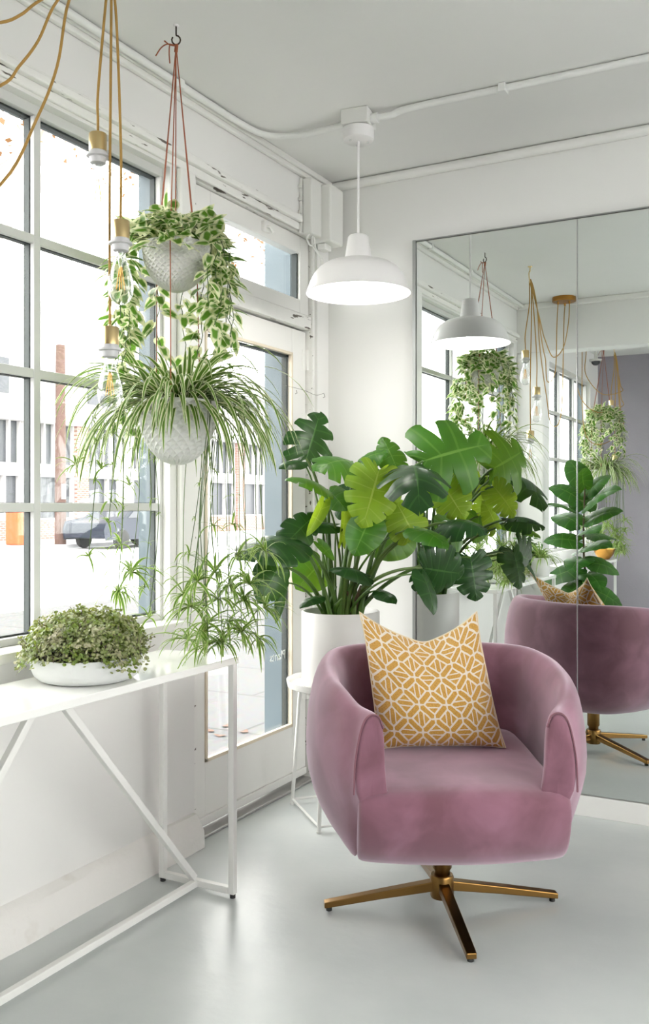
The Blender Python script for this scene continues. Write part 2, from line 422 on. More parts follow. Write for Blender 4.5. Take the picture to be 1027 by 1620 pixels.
# unseen opening added for fill daylight: low wall, posts and glass
w = MB().box((XR, YF, 0), (XR + .1, YB, .9)).box((XR, YF, 2.35), (XR + .1, YB, ZC))
st(w.build('wall_right', M['wall2'], None, False))
wr = struct('fill_window', (XR + .05, 0, 0))
f = MB()
for k in range(6):
    y = YF + (YB - YF) * k / 5; y = min(max(y, YF + .03), YB - .03)
    f.box((XR + .02, y - .03, .9), (XR + .08, y + .03, 2.35))
f.build('window_frame', M['steel'], wr, False)
MB().box((XR + .047, YF + .03, .9), (XR + .053, YB - .03, 2.35)).build('window_glass', M['glass'], wr, False)

def steel_window(name, y0, y1, cols, rows):
    r = struct(name, (XL - .045, y0, ZS))
    f = MB(); d = MB(); x0, x1 = XL - .062, XL - .032
    fw = .03
    f.box((x0, y0, ZS), (x1, y1, ZS + .022)).box((x0, y0, ZT - fw), (x1, y1, ZT)).box((x0, y0, ZS + .022), (x1, y0 + fw, ZT - fw)).box((x0, y1 - .014, ZS + .022), (x1, y1, ZT - fw))
    g0 = XL - .05
    for i in range(1, cols):
        y = y0 + (y1 - y0) * i / cols
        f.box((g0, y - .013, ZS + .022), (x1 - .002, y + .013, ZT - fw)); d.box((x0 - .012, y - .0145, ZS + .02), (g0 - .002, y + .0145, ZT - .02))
    for j in range(1, rows):
        z = ZS + (ZT - ZS) * j / rows
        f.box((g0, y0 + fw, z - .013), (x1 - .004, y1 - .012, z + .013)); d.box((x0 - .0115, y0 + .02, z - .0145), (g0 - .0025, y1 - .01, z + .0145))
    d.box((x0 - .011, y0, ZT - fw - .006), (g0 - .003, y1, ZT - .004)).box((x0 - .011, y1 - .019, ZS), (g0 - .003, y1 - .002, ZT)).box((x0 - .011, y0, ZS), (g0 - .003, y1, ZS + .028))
    f.build('window_frame', M['steel'], r, False, bevel=.002)
    d.build('glazing_shade_line', M['dark'], r, False)  # dark bars outside the glass, painted shade beside the frame bars
    MB().box((XL - .0545, y0 + .004, ZS + .004), (XL - .0515, y1 - .004, ZT - .004)).build('window_glass', M['glass'], r, False)
    # blue-grey outside frame
    e = MB(); xa, xb = XL - .128, XL - .075
    e.box((xa, y1 - .012, ZS), (xb, y1, ZT)).box((xa, y0, ZS), (xb, y0 + .012, ZT)).box((xa, y0 + .012, ZT - .012), (xb, y1 - .012, ZT))
    e.build('outer_frame', M['blue'], r, False)
    return r
steel_window('window_1', W1[0], W1[1], 3, 4)
steel_window('window_2', W2[0], W2[1], 4, 4)
# sills, ledge, coves, bases
st(MB().box((XL - .03, W1[0] - .05, ZS - .03), (XL + .055, W1[1] + .03, ZS - .001)).build('trim_1', M['trim'], None, False, bevel=.006))
st(MB().box((XL, W1[0] - .05, .70), (XL + .018, W1[1] + .1, ZS - .032)).build('trim_2', M['trim'], None, False, bevel=.004))
led = MB()
led.box((XL, .78, 2.395), (XL + .012, 3.44, 2.425)).box((XL, .78, 2.425), (XL + .03, 3.44, 2.45)).box((XL, .78, 2.45), (XL + .018, 3.44, 2.462))
st(led.build('trim_3', M['peel'], None, False, bevel=.005))
cov = MB(); cov.box((XL, .78, 2.628), (XL + .02, YB, ZC)).box((XL + .02, .78, 2.645), (XL + .035, YB, ZC))
st(cov.build('trim_4', M['trim'], None, False, bevel=.006))
st(MB().tube([(XL + .04, YB - .018, 2.648), (XR, YB - .018, 2.648)], .020, 10).build('trim_5', M['trim']))
st(MB().box((XL + .02, .76, 2.63), (XR, .785, ZC)).build('trim_9', M['trim'], None, False, bevel=.006))
st(MB().box((XL, W1[1] + .035, ZS), (XL + .022, D0 - .02, 2.394)).build('trim_6', M['trim'], None, False, bevel=.006))
bb = MB(); n = 40
pr = [(0, 0), (.05, 0), (.046, .06), (.03, .095), (.012, .112), (0, .116)]
vs = []; fs = []
for i in range(n + 1):
    y = .78 + (2.70 - .78) * i / n
    for k, (x, z) in enumerate(pr):
        j = noise.noise(Vector((k * .9, y * 4, 0))) * .006 if k in (1, 2, 3, 4) else 0
        vs.append((XL + x + j, y, z + (j if k > 2 else 0)))
for i in range(n):
    for k in range(len(pr) - 1): a = i * 6 + k; fs.append((a, a + 1, a + 7, a + 6))
fs.append(tuple(range(6))[::-1]); fs.append(tuple(n * 6 + k for k in range(6)))
st(bb.add(vs, fs).build('baseboard_left', M['base']))
st(MB().box((XL, YF, 0), (XL + .02, .59, .11)).build('baseboard_left', M['trim'], None, False, bevel=.004))
st(MB().box((XL + .021, YF, 0), (XR, YF + .02, .125)).build('baseboard_front', M['trim'], None, False, bevel=.004))
st(MB().box((-1.63, YB - .042, 0), (1.6, YB, .08)).build('baseboard_back', M['trim'], None, False, bevel=.003))
# smaller back baseboard in the corner
st(MB().box((XL, YB - .016, 0), (-1.632, YB, .08)).build('baseboard_back', M['trim'], None, False, bevel=.003))

# door with its frame, glass, transom
dr = struct('door_1', (XL - .06, D0, 0))
j = MB(); x0, x1 = XL - .10, XL - .012
j.box((x0, D0 + .001, 0), (x1, D0 + .028, 2.419)).box((x0, D1 - .022, 0), (x1, D1 - .001, 2.419))
j.box((x0, D0 + .03, 1.992), (x1 - .006, D1 - .024, 2.05)).box((x0, D0 + .03, 2.395), (x1 - .004, D1 - .024, 2.419))
j.build('door_frame', M['peel'], dr, False, bevel=.003)
dl0, dl1 = D0 + .034, D1 - .028
G0, G1, GZ0, GZ1 = 2.832, 3.472, .258, 1.878
xd0, xd1 = XL - .085, XL - .045
d = MB(); d.box((xd0, dl0, .022), (xd1, G0, 1.984)).box((xd0, G1, .022), (xd1, dl1, 1.984)).box((xd0, G0, .022), (xd1, G1, GZ0)).box((xd0, G0, GZ1), (xd1, G1, 1.984))
d.build('door_leaf', M['trim'], dr, False, bevel=.003)
s = MB(); x2 = xd1 + .006
for a, b in (((xd1 - .012, G0, GZ0), (x2, G0 + .012, GZ1)), ((xd1 - .012, G1 - .012, GZ0), (x2, G1, GZ1)), ((xd1 - .012, G0, GZ0), (x2, G1, GZ0 + .014)), ((xd1 - .012, G0, GZ1 - .012), (x2, G1, GZ1))): s.box(a, b)
s.build('glazing_bead', mat('cream_bead', lin((220, 208, 188)), .5), dr, False, bevel=.002)
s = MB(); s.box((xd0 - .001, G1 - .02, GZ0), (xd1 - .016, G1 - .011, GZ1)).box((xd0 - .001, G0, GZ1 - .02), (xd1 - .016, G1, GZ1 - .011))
s.build('glazing_shade_line', M['dark'], dr, False)  # painted shade strips along two edges of the door glass
MB().box((XL - .066, G0 + .002, GZ0 + .002), (XL - .062, G1 - .002, GZ1 - .002)).build('door_glass', M['glass'], dr, False)
for z in (.40, 1.58, 1.86):
    h = MB(); h.tube([(xd1 + .006, dl1 + .004, z - .045), (xd1 + .006, dl1 + .004, z + .045)], .007, 8)
    for q in (-.018, .018): h.tube([(xd1 + .006, dl1 + .004, z + q - .001), (xd1 + .006, dl1 + .004, z + q + .001)], .0085, 8)
    h.box((xd1 - .001, dl1 - .03, z - .045), (xd1 + .002, dl1 + .003, z + .045))
    h.build('hinge', M['trim'], dr)
MB().box((XL - .10, D0 + .03, 0), (XL - .0, D1 - .024, .012)).build('threshold', mat('worn_threshold', (.42, .41, .40), .4, .5), dr, False, bevel=.003)
MB().box((xd1, dl0 + .01, .03), (xd1 + .012, dl1 - .01, .06)).build('weather_strip', M['trim'], dr, False, bevel=.003)
# outside reveal of the door, blue-grey
e = MB(); e.box((XO - .10, D1 - .075, 0), (xd0 - .012, D1 - .001, 2.42)).box((XO - .10, D0 - .02, 0), (xd0 - .012, D0 + .06, 2.42)).box((XO - .10, D0 + .06, 1.96), (xd0 - .012, D1 - .075, 2.06))
e.build('outer_frame', M['blue'], dr, False)
tr = struct('window_4', (XL - .05, D0, 2.06))
T0, T1, TZ0, TZ1 = 2.845, 3.515, 2.115, 2.315
t = MB(); a0, a1 = XL - .075, XL - .03
t.box((a0, dl0, 2.054), (a1, T0, 2.391)).box((a0, T1, 2.054), (a1, dl1, 2.391)).box((a0, T0, 2.054), (a1, T1, TZ0)).box((a0, T0, TZ1), (a1, T1, 2.391))
t.build('window_frame', M['trim'], tr, False, bevel=.004)
MB().box((a0, T0 - .003, TZ0 - .003), (a0 + .006, T1 + .003, TZ1 + .003)).build('window_glass', M['glass'], tr, False)
MB().box((a0 + .007, T1 - .01, TZ0), (a1 - .012, T1 - .001, TZ1)).box((a0 + .007, T0, TZ0), (a1 - .012, T0 + .006, TZ1)).build('glazing_shade_line', M['dark'], tr, False)  # painted shade strips at both ends of the transom glass
lt = MB(); lt.box((a1, 3.20, 2.335), (a1 + .014, 3.25, 2.375)).tube([(a1 + .014, 3.225, 2.355), (a1 + .028, 3.225, 2.353), (a1 + .03, 3.245, 2.335)], .007, 8)
lt.build('latch', M['trim'], tr, True, bevel=.002)
# vinyl lettering on the street side of the glass, so it reads backwards from inside
def lettering(name, txt, y, z, size, x, m, parent):
    cu = bpy.data.curves.new(name, 'FONT'); cu.body = txt; cu.size = size; cu.extrude = .0004; cu.align_x = 'LEFT'
    cu.materials.append(m)
    o = bpy.data.objects.new(name, cu); C.objects.link(o)
    o.parent = parent
    # text x runs towards -y when read from the street (looking along +x): mirrored from inside
    mw = Matrix(((0, 0, -1, x), (-1, 0, 0, y), (0, 1, 0, z), (0, 0, 0, 1)))
    o.matrix_local = Matrix.Translation(-Vector(parent.location)) @ mw
w1 = bpy.data.objects['window_1']
lettering('lettering', 'Hand', 1.945, 1.005, .085, XL - .0556, M['letter_grey'], w1)
lettering('lettering', 'Potted', 2.33, 1.005, .085, XL - .0556, M['letter_grey'], w1)
lettering('lettering', 'Plants', 3.455, .555, .055, XL - .067, M['letter'], dr)

# mirror panels on the back wall
ym0, ym1 = 3.690, 3.699
edges = (-1.558, -.872, -.186)
lab = ('tall frameless mirror sheet nearest the corner behind the plants', 'tall frameless mirror sheet behind the mauve chair, right of the seam')
for i in range(2):
    t = thing('wall_mirror', ((edges[i] + edges[i + 1]) / 2, YB - .02, .081), lab[i], 'mirror', 'mirror sheets on the back wall')
    MB().box((edges[i] + .003, ym0, .083), (edges[i + 1] - .002, ym1, 2.344)).build('mirror_glass', M['mirror'], t, False)
    MB().box((edges[i] + .003, ym1 + .0004, .084), (edges[i + 1] - .002, YB - .001, 2.343)).build('backing', M['mirror_edge'], t, False)
MB_ = MB().box((edges[0] - .012, 3.682, .081), (edges[0] + .002, YB, 2.352)).box((edges[0] + .002, 3.686, 2.346), (-.186, YB, 2.352))
st(MB_.build('trim_7', mat('mirror_edge_metal', (.35, .36, .35), .3, .8), None, False))
st(MB().box((edges[1] - .0012, 3.684, .083), (edges[1] + .0022, 3.6895, 2.344)).build('trim_8', mat('bright_seam', (.8, .8, .82), .15, .9), None, False))

# ================================================================== STREET OUTSIDE
st(MB().box((-8.8, -8, -.2), (XO - .001, 48, -.10)).build('sidewalk', M['paver'], None, False))  # outer pavers cover the near street, imitating its shade by their grey
st(MB().box((-22.0, -8, -.3), (-8.8, 60, -.22)).build('street', M['asphalt'], None, False))
st(MB().box((-30, -8, -.3), (-22.0, 60, -.10)).build('sidewalk', M['asphalt'], None, False))
st(MB().box((XR + .1, -12, -.3), (30, 20, -.12)).build('ground', M['asphalt'], None, False))

def facade(y0, y1, h, label, brick_piers):
    b = thing('building', (-26.2, (y0 + y1) / 2, -.1), label, 'building', 'shops across the street')
    X = -26.2
    MB().box((X - 6, y0 + .02, -.1), (X - .3, y1 - .02, h)).build('wall', M['facade'], b, False)
    n = max(2, round((y1 - y0) / 2.9)); s = (y1 - y0) / n
    for k in range(n + 1):
        y = y0 + k * s; a, c = max(y0 + .02, y - .33), min(y1 - .02, y + .33)
        MB().box((X - .3, a, -.1), (X + .12, c, 4.3)).build('pier', M['brick'] if brick_piers and k % 2 == 0 else M['facade'], b, False)
    MB().box((X - .3, y0 + .02, 4.3), (X + .25, y1 - .02, 4.75)).build('cornice', M['facade'], b, False, bevel=.05)
    MB().box((X - .3, y0 + .02, h), (X + .15, y1 - .02, h + .3)).build('parapet', M['facade'], b, False, bevel=.04)
    for k in range(n):
        a, c = y0 + k * s + .35, y0 + (k + 1) * s - .35
        f = MB().box((X - .29, a, 2.35), (X + .05, c, 2.75))
        f.build('spandrel', M['facade'], b, False, bevel=.03)
        fr = MB(); m = 4
        for q in range(m + 1):
            yy = a + (c - a) * q / m; fr.box((X - .22, yy - .045, 2.75), (X - .05, yy + .045, 4.3))
        wf = fr.build('window', M['facade'], b, False)
        MB().box((X - .28, a, 2.75), (X - .2, c, 4.29)).build('pane', M['shopglass'], wf, False)
        MB().box((X - .29, a, -.1), (X + .02, c, .62)).build('shopfront_base', M['brick'] if brick_piers else M['facade'], b, False)
        fr = MB().box((X - .2, a, .62), (X, c, .70)).box((X - .2, a, 2.27), (X, c, 2.35))
        for q in (0, .62, 1): fr.box((X - .2, a + (c - a - .1) * q, .70), (X, a + (c - a - .1) * q + .1, 2.27))
        wf = fr.build('shop_window', M['facade'], b, False)
        MB().box((X - .28, a, .62), (X - .19, c, 2.34)).build('pane', M['shopglass'], wf, False)
        MB().box((X - .3, a + .35, 5.3), (X - .25, c - .35, 6.6)).build('upper_window', M['facade'] if k % 2 else M['shopglass'], b, False)
facade(10, 22.4, 8.0, 'pale two-storey shop with painted piers across the street, seen at far left of window', False)
facade(22.4, 33.4, 8.6, 'pale shop with brick piers and a row of upper windows behind the wooden pole', True)
facade(33.4, 48, 7.4, 'pale shop with brick piers across the street, seen through the glass door', True)

def tbox(name, loc, label):
    b = thing('utility_pole', loc, label, 'pole')
    return b
pl = thing('utility_pole', (-22.4, 22.9, -.1), 'weathered brown wooden utility pole across the street', 'pole')
MB().tube([(-22.4, 22.9, -.1), (-22.4, 22.9, 4), (-22.4, 22.9, 6.5)], [.19, .17, .15], 14).build('post', M['pole'], pl)
MB().box((-22.24, 22.78, 1.4), (-22.2, 22.95, 1.9)).build('notice', M['letter'], pl, False)
ob = thing('barrier_box', (-23.2, 21.85, -.1), 'orange barrier box standing at the far kerb', 'barrier')
MB().box((-23.5, 21.55, -.1), (-22.9, 22.1, 1.15)).build('body', M['orange'], ob, False, bevel=.05)
MB().box((-23.55, 21.5, 1.16), (-22.85, 22.15, 1.25)).build('lid', M['orange'], ob, False, bevel=.03)

def car(loc):
    r = thing('car', loc, 'dark blue car parked across the street near the window edge', 'car')
    x, y, z = loc; Wd = .88
    prof = [(-2.15, .35), (-2.2, .62), (-2.1, .85), (-1.25, .98), (-.55, 1.42), (.75, 1.45), (1.55, 1.02), (2.1, .93), (2.18, .6), (2.12, .35)]
    mb = MB(); vs = []
    for s, k in ((-1, 1), (1, 1)):
        for yy, zz in prof: vs.append((x + s * Wd * (1 if zz < 1 else .82), y + yy, z + zz))
    n = len(prof)
    mb.add(vs, [tuple(range(n)), tuple(range(2 * n - 1, n - 1, -1))] + [(i, (i + 1) % n, (i + 1) % n + n, i + n) for i in range(n)])
    mb.build('body', M['carpaint'], r, True, bevel=.05, seg=3)
    g = MB()
    for s in (-1, 1):
        g.add([(x + s * (Wd * .99), y - 1.1, z + 1.0), (x + s * Wd * .99, y + 1.4, z + 1.02), (x + s * Wd * .85, y + .7, z + 1.38), (x + s * Wd * .85, y - .5, z + 1.36)], [(0, 1, 2, 3)])
    g.build('window', M['shopglass'], r, False)
    for s in (-1, 1):
        for yy in (-1.35, 1.35):
            wl = MB().lathe([(0, -.1), (.2, -.1), (.3, -.09), (.32, -.05), (.32, .05), (.3, .09), (.2, .1), (0, .1)], (x + s * (Wd - .08), y + yy, z + .32), 20, Matrix.Rotation(PI / 2, 3, 'Y'))
            wl.build('wheel', M['black'], r)
car((-20.9, 24.6, -.22))

def tree(loc, h, label, seed, nl, mleaf, spread=1.0):
    rr = random.Random(seed); loc = Vector(loc)
    r = thing('street_tree', loc, label, 'tree', 'street trees')
    wd = MB(); tips = []
    def grow(p, d, L, rad, lev):
        pts = [p]; q = p.copy(); dd = d.copy()
        for i in range(5):
            dd = (dd + Vector((rr.uniform(-.18, .18), rr.uniform(-.18, .18), rr.uniform(-.05, .14)))).normalized()
            q = q + dd * L / 5; pts.append(q.copy())
        wd.tube(pts, [rad * (1 - .45 * i / 5) for i in range(6)], 6)
        if lev >= 2: tips.extend(pts[2:])
        if lev < 4:
            for k in range(3 if lev else 6):
                s = pts[rr.randint(2, 5)] if lev else pts[5] if k < 3 else pts[4]
                a = rr.uniform(0, 2 * PI); el = rr.uniform(.05, .9)
                nd = (Vector((math.cos(a) * spread, math.sin(a) * spread, el)) + dd * .5).normalized()
                grow(s, nd, L * rr.uniform(.55, .75), rad * .5, lev + 1)
    grow(loc, Vector((0, 0, 1)), h * .42, .11, 0)
    wd.build('trunk', M['bark'], r)
    lf = MB()
    for i in range(nl):
        p = rr.choice(tips) + Vector((rr.gauss(0, .18), rr.gauss(0, .18), rr.gauss(0, .15)))
        a = Vector((rr.gauss(0, 1), rr.gauss(0, 1), rr.gauss(0, 1))).normalized(); b = a.orthogonal().normalized(); s = rr.uniform(.03, .055)
        lf.add([p - a * s, p + b * s * .6, p + a * s, p - b * s * .6], [(0, 1, 2, 3)])
    fo = lf.build('foliage', mleaf, r, False)
tree((-5.9, 4.9, -.1), 9.5, 'street tree with sparse orange autumn leaves outside the large window', 3, 1500, M['autumn'])
tree((-6.0, 9.9, -.1), 8, 'street tree with thin autumn leaves outside the glass door', 5, 1400, M['autumn'])
for i in range(14):
    p = Vector((rnd.uniform(-4.2, -2.4), rnd.uniform(3.4, 6.0), -.096)); a = rnd.uniform(0, 6)
    q = lambda r_, t_: p + Vector((r_ * math.cos(a + t_), r_ * math.sin(a + t_), .006 if t_ in (0, 3.14) else .0))
    tag(MB().add([q(.045, 0), q(.02, .9), q(.028, 1.8), q(.045, 3.14), q(.026, 4.2), q(.022, 5.3)], [(0, 1, 2, 3, 4, 5)]).build('dry_leaf', M['dryleaf'], None, False, origin=p),
        'brown dry leaf lying on the sidewalk outside the glass door', 'leaf', 'dry leaves on the sidewalk')

# ================================================================== ARMCHAIR
CH = Vector((-1.035, 2.655, 0)); CRZ = R(30.8)
ch = thing('swivel_armchair', CH, 'mauve velvet barrel armchair on a bronze four-star swivel base', 'armchair', rz=CRZ)
half = [(.300, -.368), (.345, -.30), (.390, -.18), (.412, -.04), (.412, .09), (.378, .23), (.29, .33), (.155, .388), (0, .402)]
path = smooth_path([(x, y, 0) for x, y in half] + [(-x, y, 0) for x, y in half[-2::-1]], 5)
sec = [(-.150, .262), (-.105, .268), (-.055, .305), (-.018, .375), (0, .46), (-.004, .56), (-.018, .64), (-.034, .69), (-.052, .712), (-.072, .716), (-.092, .705), (-.106, .67), (-.112, .60), (-.112, .50), (-.112, .40), (-.125, .30)]
ns = len(sec); sh = MB(); rings = []
K = len(path)
def sstep(a, b, x):
    t = min(1, max(0, (x - a) / (b - a))); return t * t * (3 - 2 * t)
def chair_ring(i, grow=1., push=0.):
    p = path[i]; d = (path[min(i + 1, K - 1)] - path[max(i - 1, 0)]).normalized(); nrm = Vector((d.y, -d.x, 0))
    if i == 0 or i == K - 1: nrm = Vector((1 if i == 0 else -1, -.12, 0)).normalized(); d = Vector((0, 1 if i == 0 else -1, 0))
    if nrm.dot(p - Vector((0, .0, 0))) < 0: nrm = -nrm
    hz = sstep(-.40, .30, p.y); th = .80 + .30 * hz
    zt = .672 + .075 * sstep(-.38, -.20, p.y) * .45 + .052 * hz
    out = []
    cz = .47; co = -.055
    for o, z in sec:
        zz = z if z <= .46 else .46 + (z - .46) * (zt - .46) / (.716 - .46)
        oo = o * th if z > .4 else o
        if z < .4: fb = sstep(-.385, -.10, p.y); oo = o * (.10 + .90 * fb) - .044 * (1 - fb); zm = .236 + .092 * (1 - sstep(-.40, -.26, p.y)); zz = zm + (z - .262) * (.4 - zm) / .138
        oo = co + (oo - co) * grow; zz = cz + (zz - cz) * (1 - (1 - grow) * .35)
        out.append(p + nrm * oo + Vector((0, 0, zz)) + d * (push if zz > .455 else push * (-.2)) * 1)
    return out
loops = [chair_ring(0, .80, -.026), chair_ring(0, .93, -.018)] + [chair_ring(i) for i in range(K)] + [chair_ring(K - 1, .93, .018), chair_ring(K - 1, .80, .026)]
for L_ in (loops[0], loops[1], loops[-1], loops[-2]):
    pass
vs = [p for l in loops for p in l]; fs = []
for a in range(len(loops) - 1):
    for k in range(ns): fs.append((a * ns + k, a * ns + (k + 1) % ns, (a + 1) * ns + (k + 1) % ns, (a + 1) * ns + k))
fs.append(tuple(range(ns - 1, -1, -1))); fs.append(tuple((len(loops) - 1) * ns + k for k in range(ns)))
sh.add(vs, fs)
shell = sh.build('shell', M['velvet'], ch, subd=1)
for l in (loops[1], loops[-2]):
    MB().tube(smooth_path([l[k] for k in range(4, 12)], 4), .0026, 6).build('seam', M['seam'], shell)
prof = [(.30, .245), (-.15, .236), (-.275, .238), (-.325, .252), (-.362, .29), (-.382, .345), (-.392, .40), (-.388, .432), (-.370, .450), (-.335, .461), (-.24, .472), (-.05, .486), (.15, .488), (.31, .48)]
xs = [-1, -.985, -.93, -.8, -.55, -.28, 0, .28, .55, .8, .93, .985, 1]; vs = []; fs = []
for x in xs:
    e = abs(x); cr = 1 - e ** 2
    for y, z in prof:
        wd = .286 if y < -.32 else (.276 if y < -.26 else .262)
        ins = .010 * (e > .99) + .003 * (.98 < e < .99)
        cy, cz = -.05, .37
        yy = y - (.022 * cr if y < -.25 else 0); zz = z + (.012 * cr if z > .44 else 0) - (.0 if z > .3 else -.008 * (1 - cr))
        vs.append((x * wd, yy + (ins if y < 0 else -ins), zz - (ins if z > .37 else -ins)))
n = len(prof)
for a in range(len(xs) - 1):
    for k in range(n): fs.append((a * n + k, (a + 1) * n + k, (a + 1) * n + (k + 1) % n, a * n + (k + 1) % n))
fs.append(tuple(range(n))); fs.append(tuple((len(xs) - 1) * n + k for k in range(n))[::-1])
MB().add(vs, fs).build('seat', M['velvet'], ch, subd=1)
MB().lathe([(0, .222), (.22, .226), (.24, .236), (0, .24)], (0, .01, 0), 40).build('underside', M['black'], ch)
MB().lathe([(0, .045), (.022, .045), (.024, .06), (.024, .11), (.03, .118), (.03, .223), (0, .223)]).build('column', M['bronze'], ch)
MB().lathe([(0, .028), (.034, .028), (.036, .035), (.036, .09), (.033, .096), (0, .096)]).build('hub', M['bronze'], ch)
for k in range(4):
    a = k * PI / 2 + .055
    rot = Matrix.Rotation(a, 4, 'Z'); mb = MB(); vs = []
    for x, z0, z1, hw in ((.02, .050, .080, .016), (.18, .033, .056, .0155), (.345, .012, .030, .0145), (.36, .0105, .027, .014)):
        vs += [rot @ Vector((x, -hw, z0)), rot @ Vector((x, hw, z0)), rot @ Vector((x, hw, z1)), rot @ Vector((x, -hw, z1))]
    fs = [(0, 1, 2, 3), (15, 14, 13, 12)]
    for q in range(3): fs += [(q * 4 + j, q * 4 + 4 + j, q * 4 + 4 + (j + 1) % 4, q * 4 + (j + 1) % 4) for j in range(4)]
    lg = mb.add(vs, fs).build('leg', M['bronze'], ch, False, bevel=.0025)
    p = rot @ Vector((.345, 0, 0))
    MB().lathe([(0, 0), (.009, 0), (.009, .012), (0, .012)], p, 14).build('glide', M['black'], lg)

# pillow
pt = thing('throw_pillow', CH + Vector((0, 0, .492)), 'mustard and cream lattice throw pillow standing in the mauve armchair', 'pillow', rz=CRZ)
N_ = 30; PW, PH, PT = .385, .362, .098
def pillow_pt(a, b, side):
    ea = 1 - .055 * (1 - b ** 4); eb = 1 - .045 * (1 - a ** 4)
    x = a * PW / 2 * ea; z = (b * eb * .5 + .5) * PH
    tt = ((1 - abs(a) ** 2.6) * (1 - abs(b) ** 2.6)) ** .62 * PT * (1.12 - .22 * b)
    top = max(0, (b + 1) / 2) ** 2.2
    v = (1 - math.sqrt(a * a + .006)) if abs(a) < 1 else 0
    z -= .070 * max(0, v) * top - .020 * abs(a) ** 3 * top
    dent = math.exp(-((a) / .22) ** 2) * top
    tt *= 1 - .72 * dent
    tt += .011 * noise.noise(Vector((a * 2.2, b * 2.2, side * 3))) * (1 - a * a) * (1 - b * b)
    y = (-tt if side < 0 else tt * .75)
    # lean back, shift a little to the left at the top
    f = z / PH
    return Vector((x - .030 * f - .012, y - .062 + .250 * f, z * .985 + .002))
pm = MB()
for side in (-1, 1):
    vs = []; uvs = []; fs = []
    for i in range(N_ + 1):
        for j in range(N_ + 1):
            a = math.sin((i / N_ * 2 - 1) * PI / 2); b = math.sin((j / N_ * 2 - 1) * PI / 2)
            vs.append(pillow_pt(a, b, side)); uvs.append((a * PW / 2 / .0425 + 20.4, (b * .5 + .5) * PH / .0425 + 20.7))
    for i in range(N_):
        for j in range(N_):
            q = [i * (N_ + 1) + j, (i + 1) * (N_ + 1) + j, (i + 1) * (N_ + 1) + j + 1, i * (N_ + 1) + j + 1]
            fs.append(tuple(q if side < 0 else q[::-1]))
    pm.add(vs, fs, uvs)
body = pm.build('cushion_body', M['pillow'], pt, sharp=0)
edge = []
for a, b, da, db in ((-1, -1, 2, 0), (1, -1, 0, 2), (1, 1, -2, 0), (-1, 1, 0, -2)):
    for k in range(24): edge.append(pillow_pt(a + da * k / 24, b + db * k / 24, 1))
edge.append(edge[0].copy())
MB().tube(edge, .0032, 6).build('piping', M['piping'], pt)

# ================================================================== CONSOLE TABLES
def console(y0, y1, label):
    xa, xb = -1.912, -1.612; zt = .748; t = .0205
    r = thing('console_table', ((xa + xb) / 2, (y0 + y1) / 2, 0), label, 'table', 'white console tables along the windows')
    MB().box((xa, y0, zt - .022), (xb, y1, zt)).build('tabletop', M['gloss_white'], r, False, bevel=.003)
    xm = (xa + xb) / 2; zb = zt - .0225
    for y in (y1 - t / 2 - .004, y0 + t / 2 + .004):
        for x in (xa + t / 2 + .004, xb - t / 2 - .004):
            lg = MB().box((x - t / 2, y - t / 2, .012), (x + t / 2, y + t / 2, zb)).build('leg', M['white_metal'], r, False, bevel=.002)
            MB().lathe([(0, 0), (.009, 0), (.009, .012), (0, .012)], (x, y, 0), 12).build('glide', M['black'], lg)
        MB().box((xa + t + .004, y - t / 2, .012), (xb - t - .004, y + t / 2, .012 + t)).build('foot_rail', M['white_metal'], r, False, bevel=.002)
    MB().box((xm - t / 2, y0 + t + .004, .0125), (xm + t / 2, y1 - t - .004, .0125 + t)).build('stretcher', M['white_metal'], r, False, bevel=.002)
    ym = (y0 + y1) / 2
    for s in (-1, 1):
        ye = (y1 - t - .012) if s > 0 else (y0 + t + .012)
        MB().bar((xm, ye, .042), (xm, ym - .02 + s * .035, zb - .006), t, t).build('brace', M['white_metal'], r, False, bevel=.002)
    return r
console(1.14, 2.412, 'white console table with diagonal braces under the large window, holding the low bowl')
console(-.90, .34, 'white console table behind the fig, seen only in the mirror')

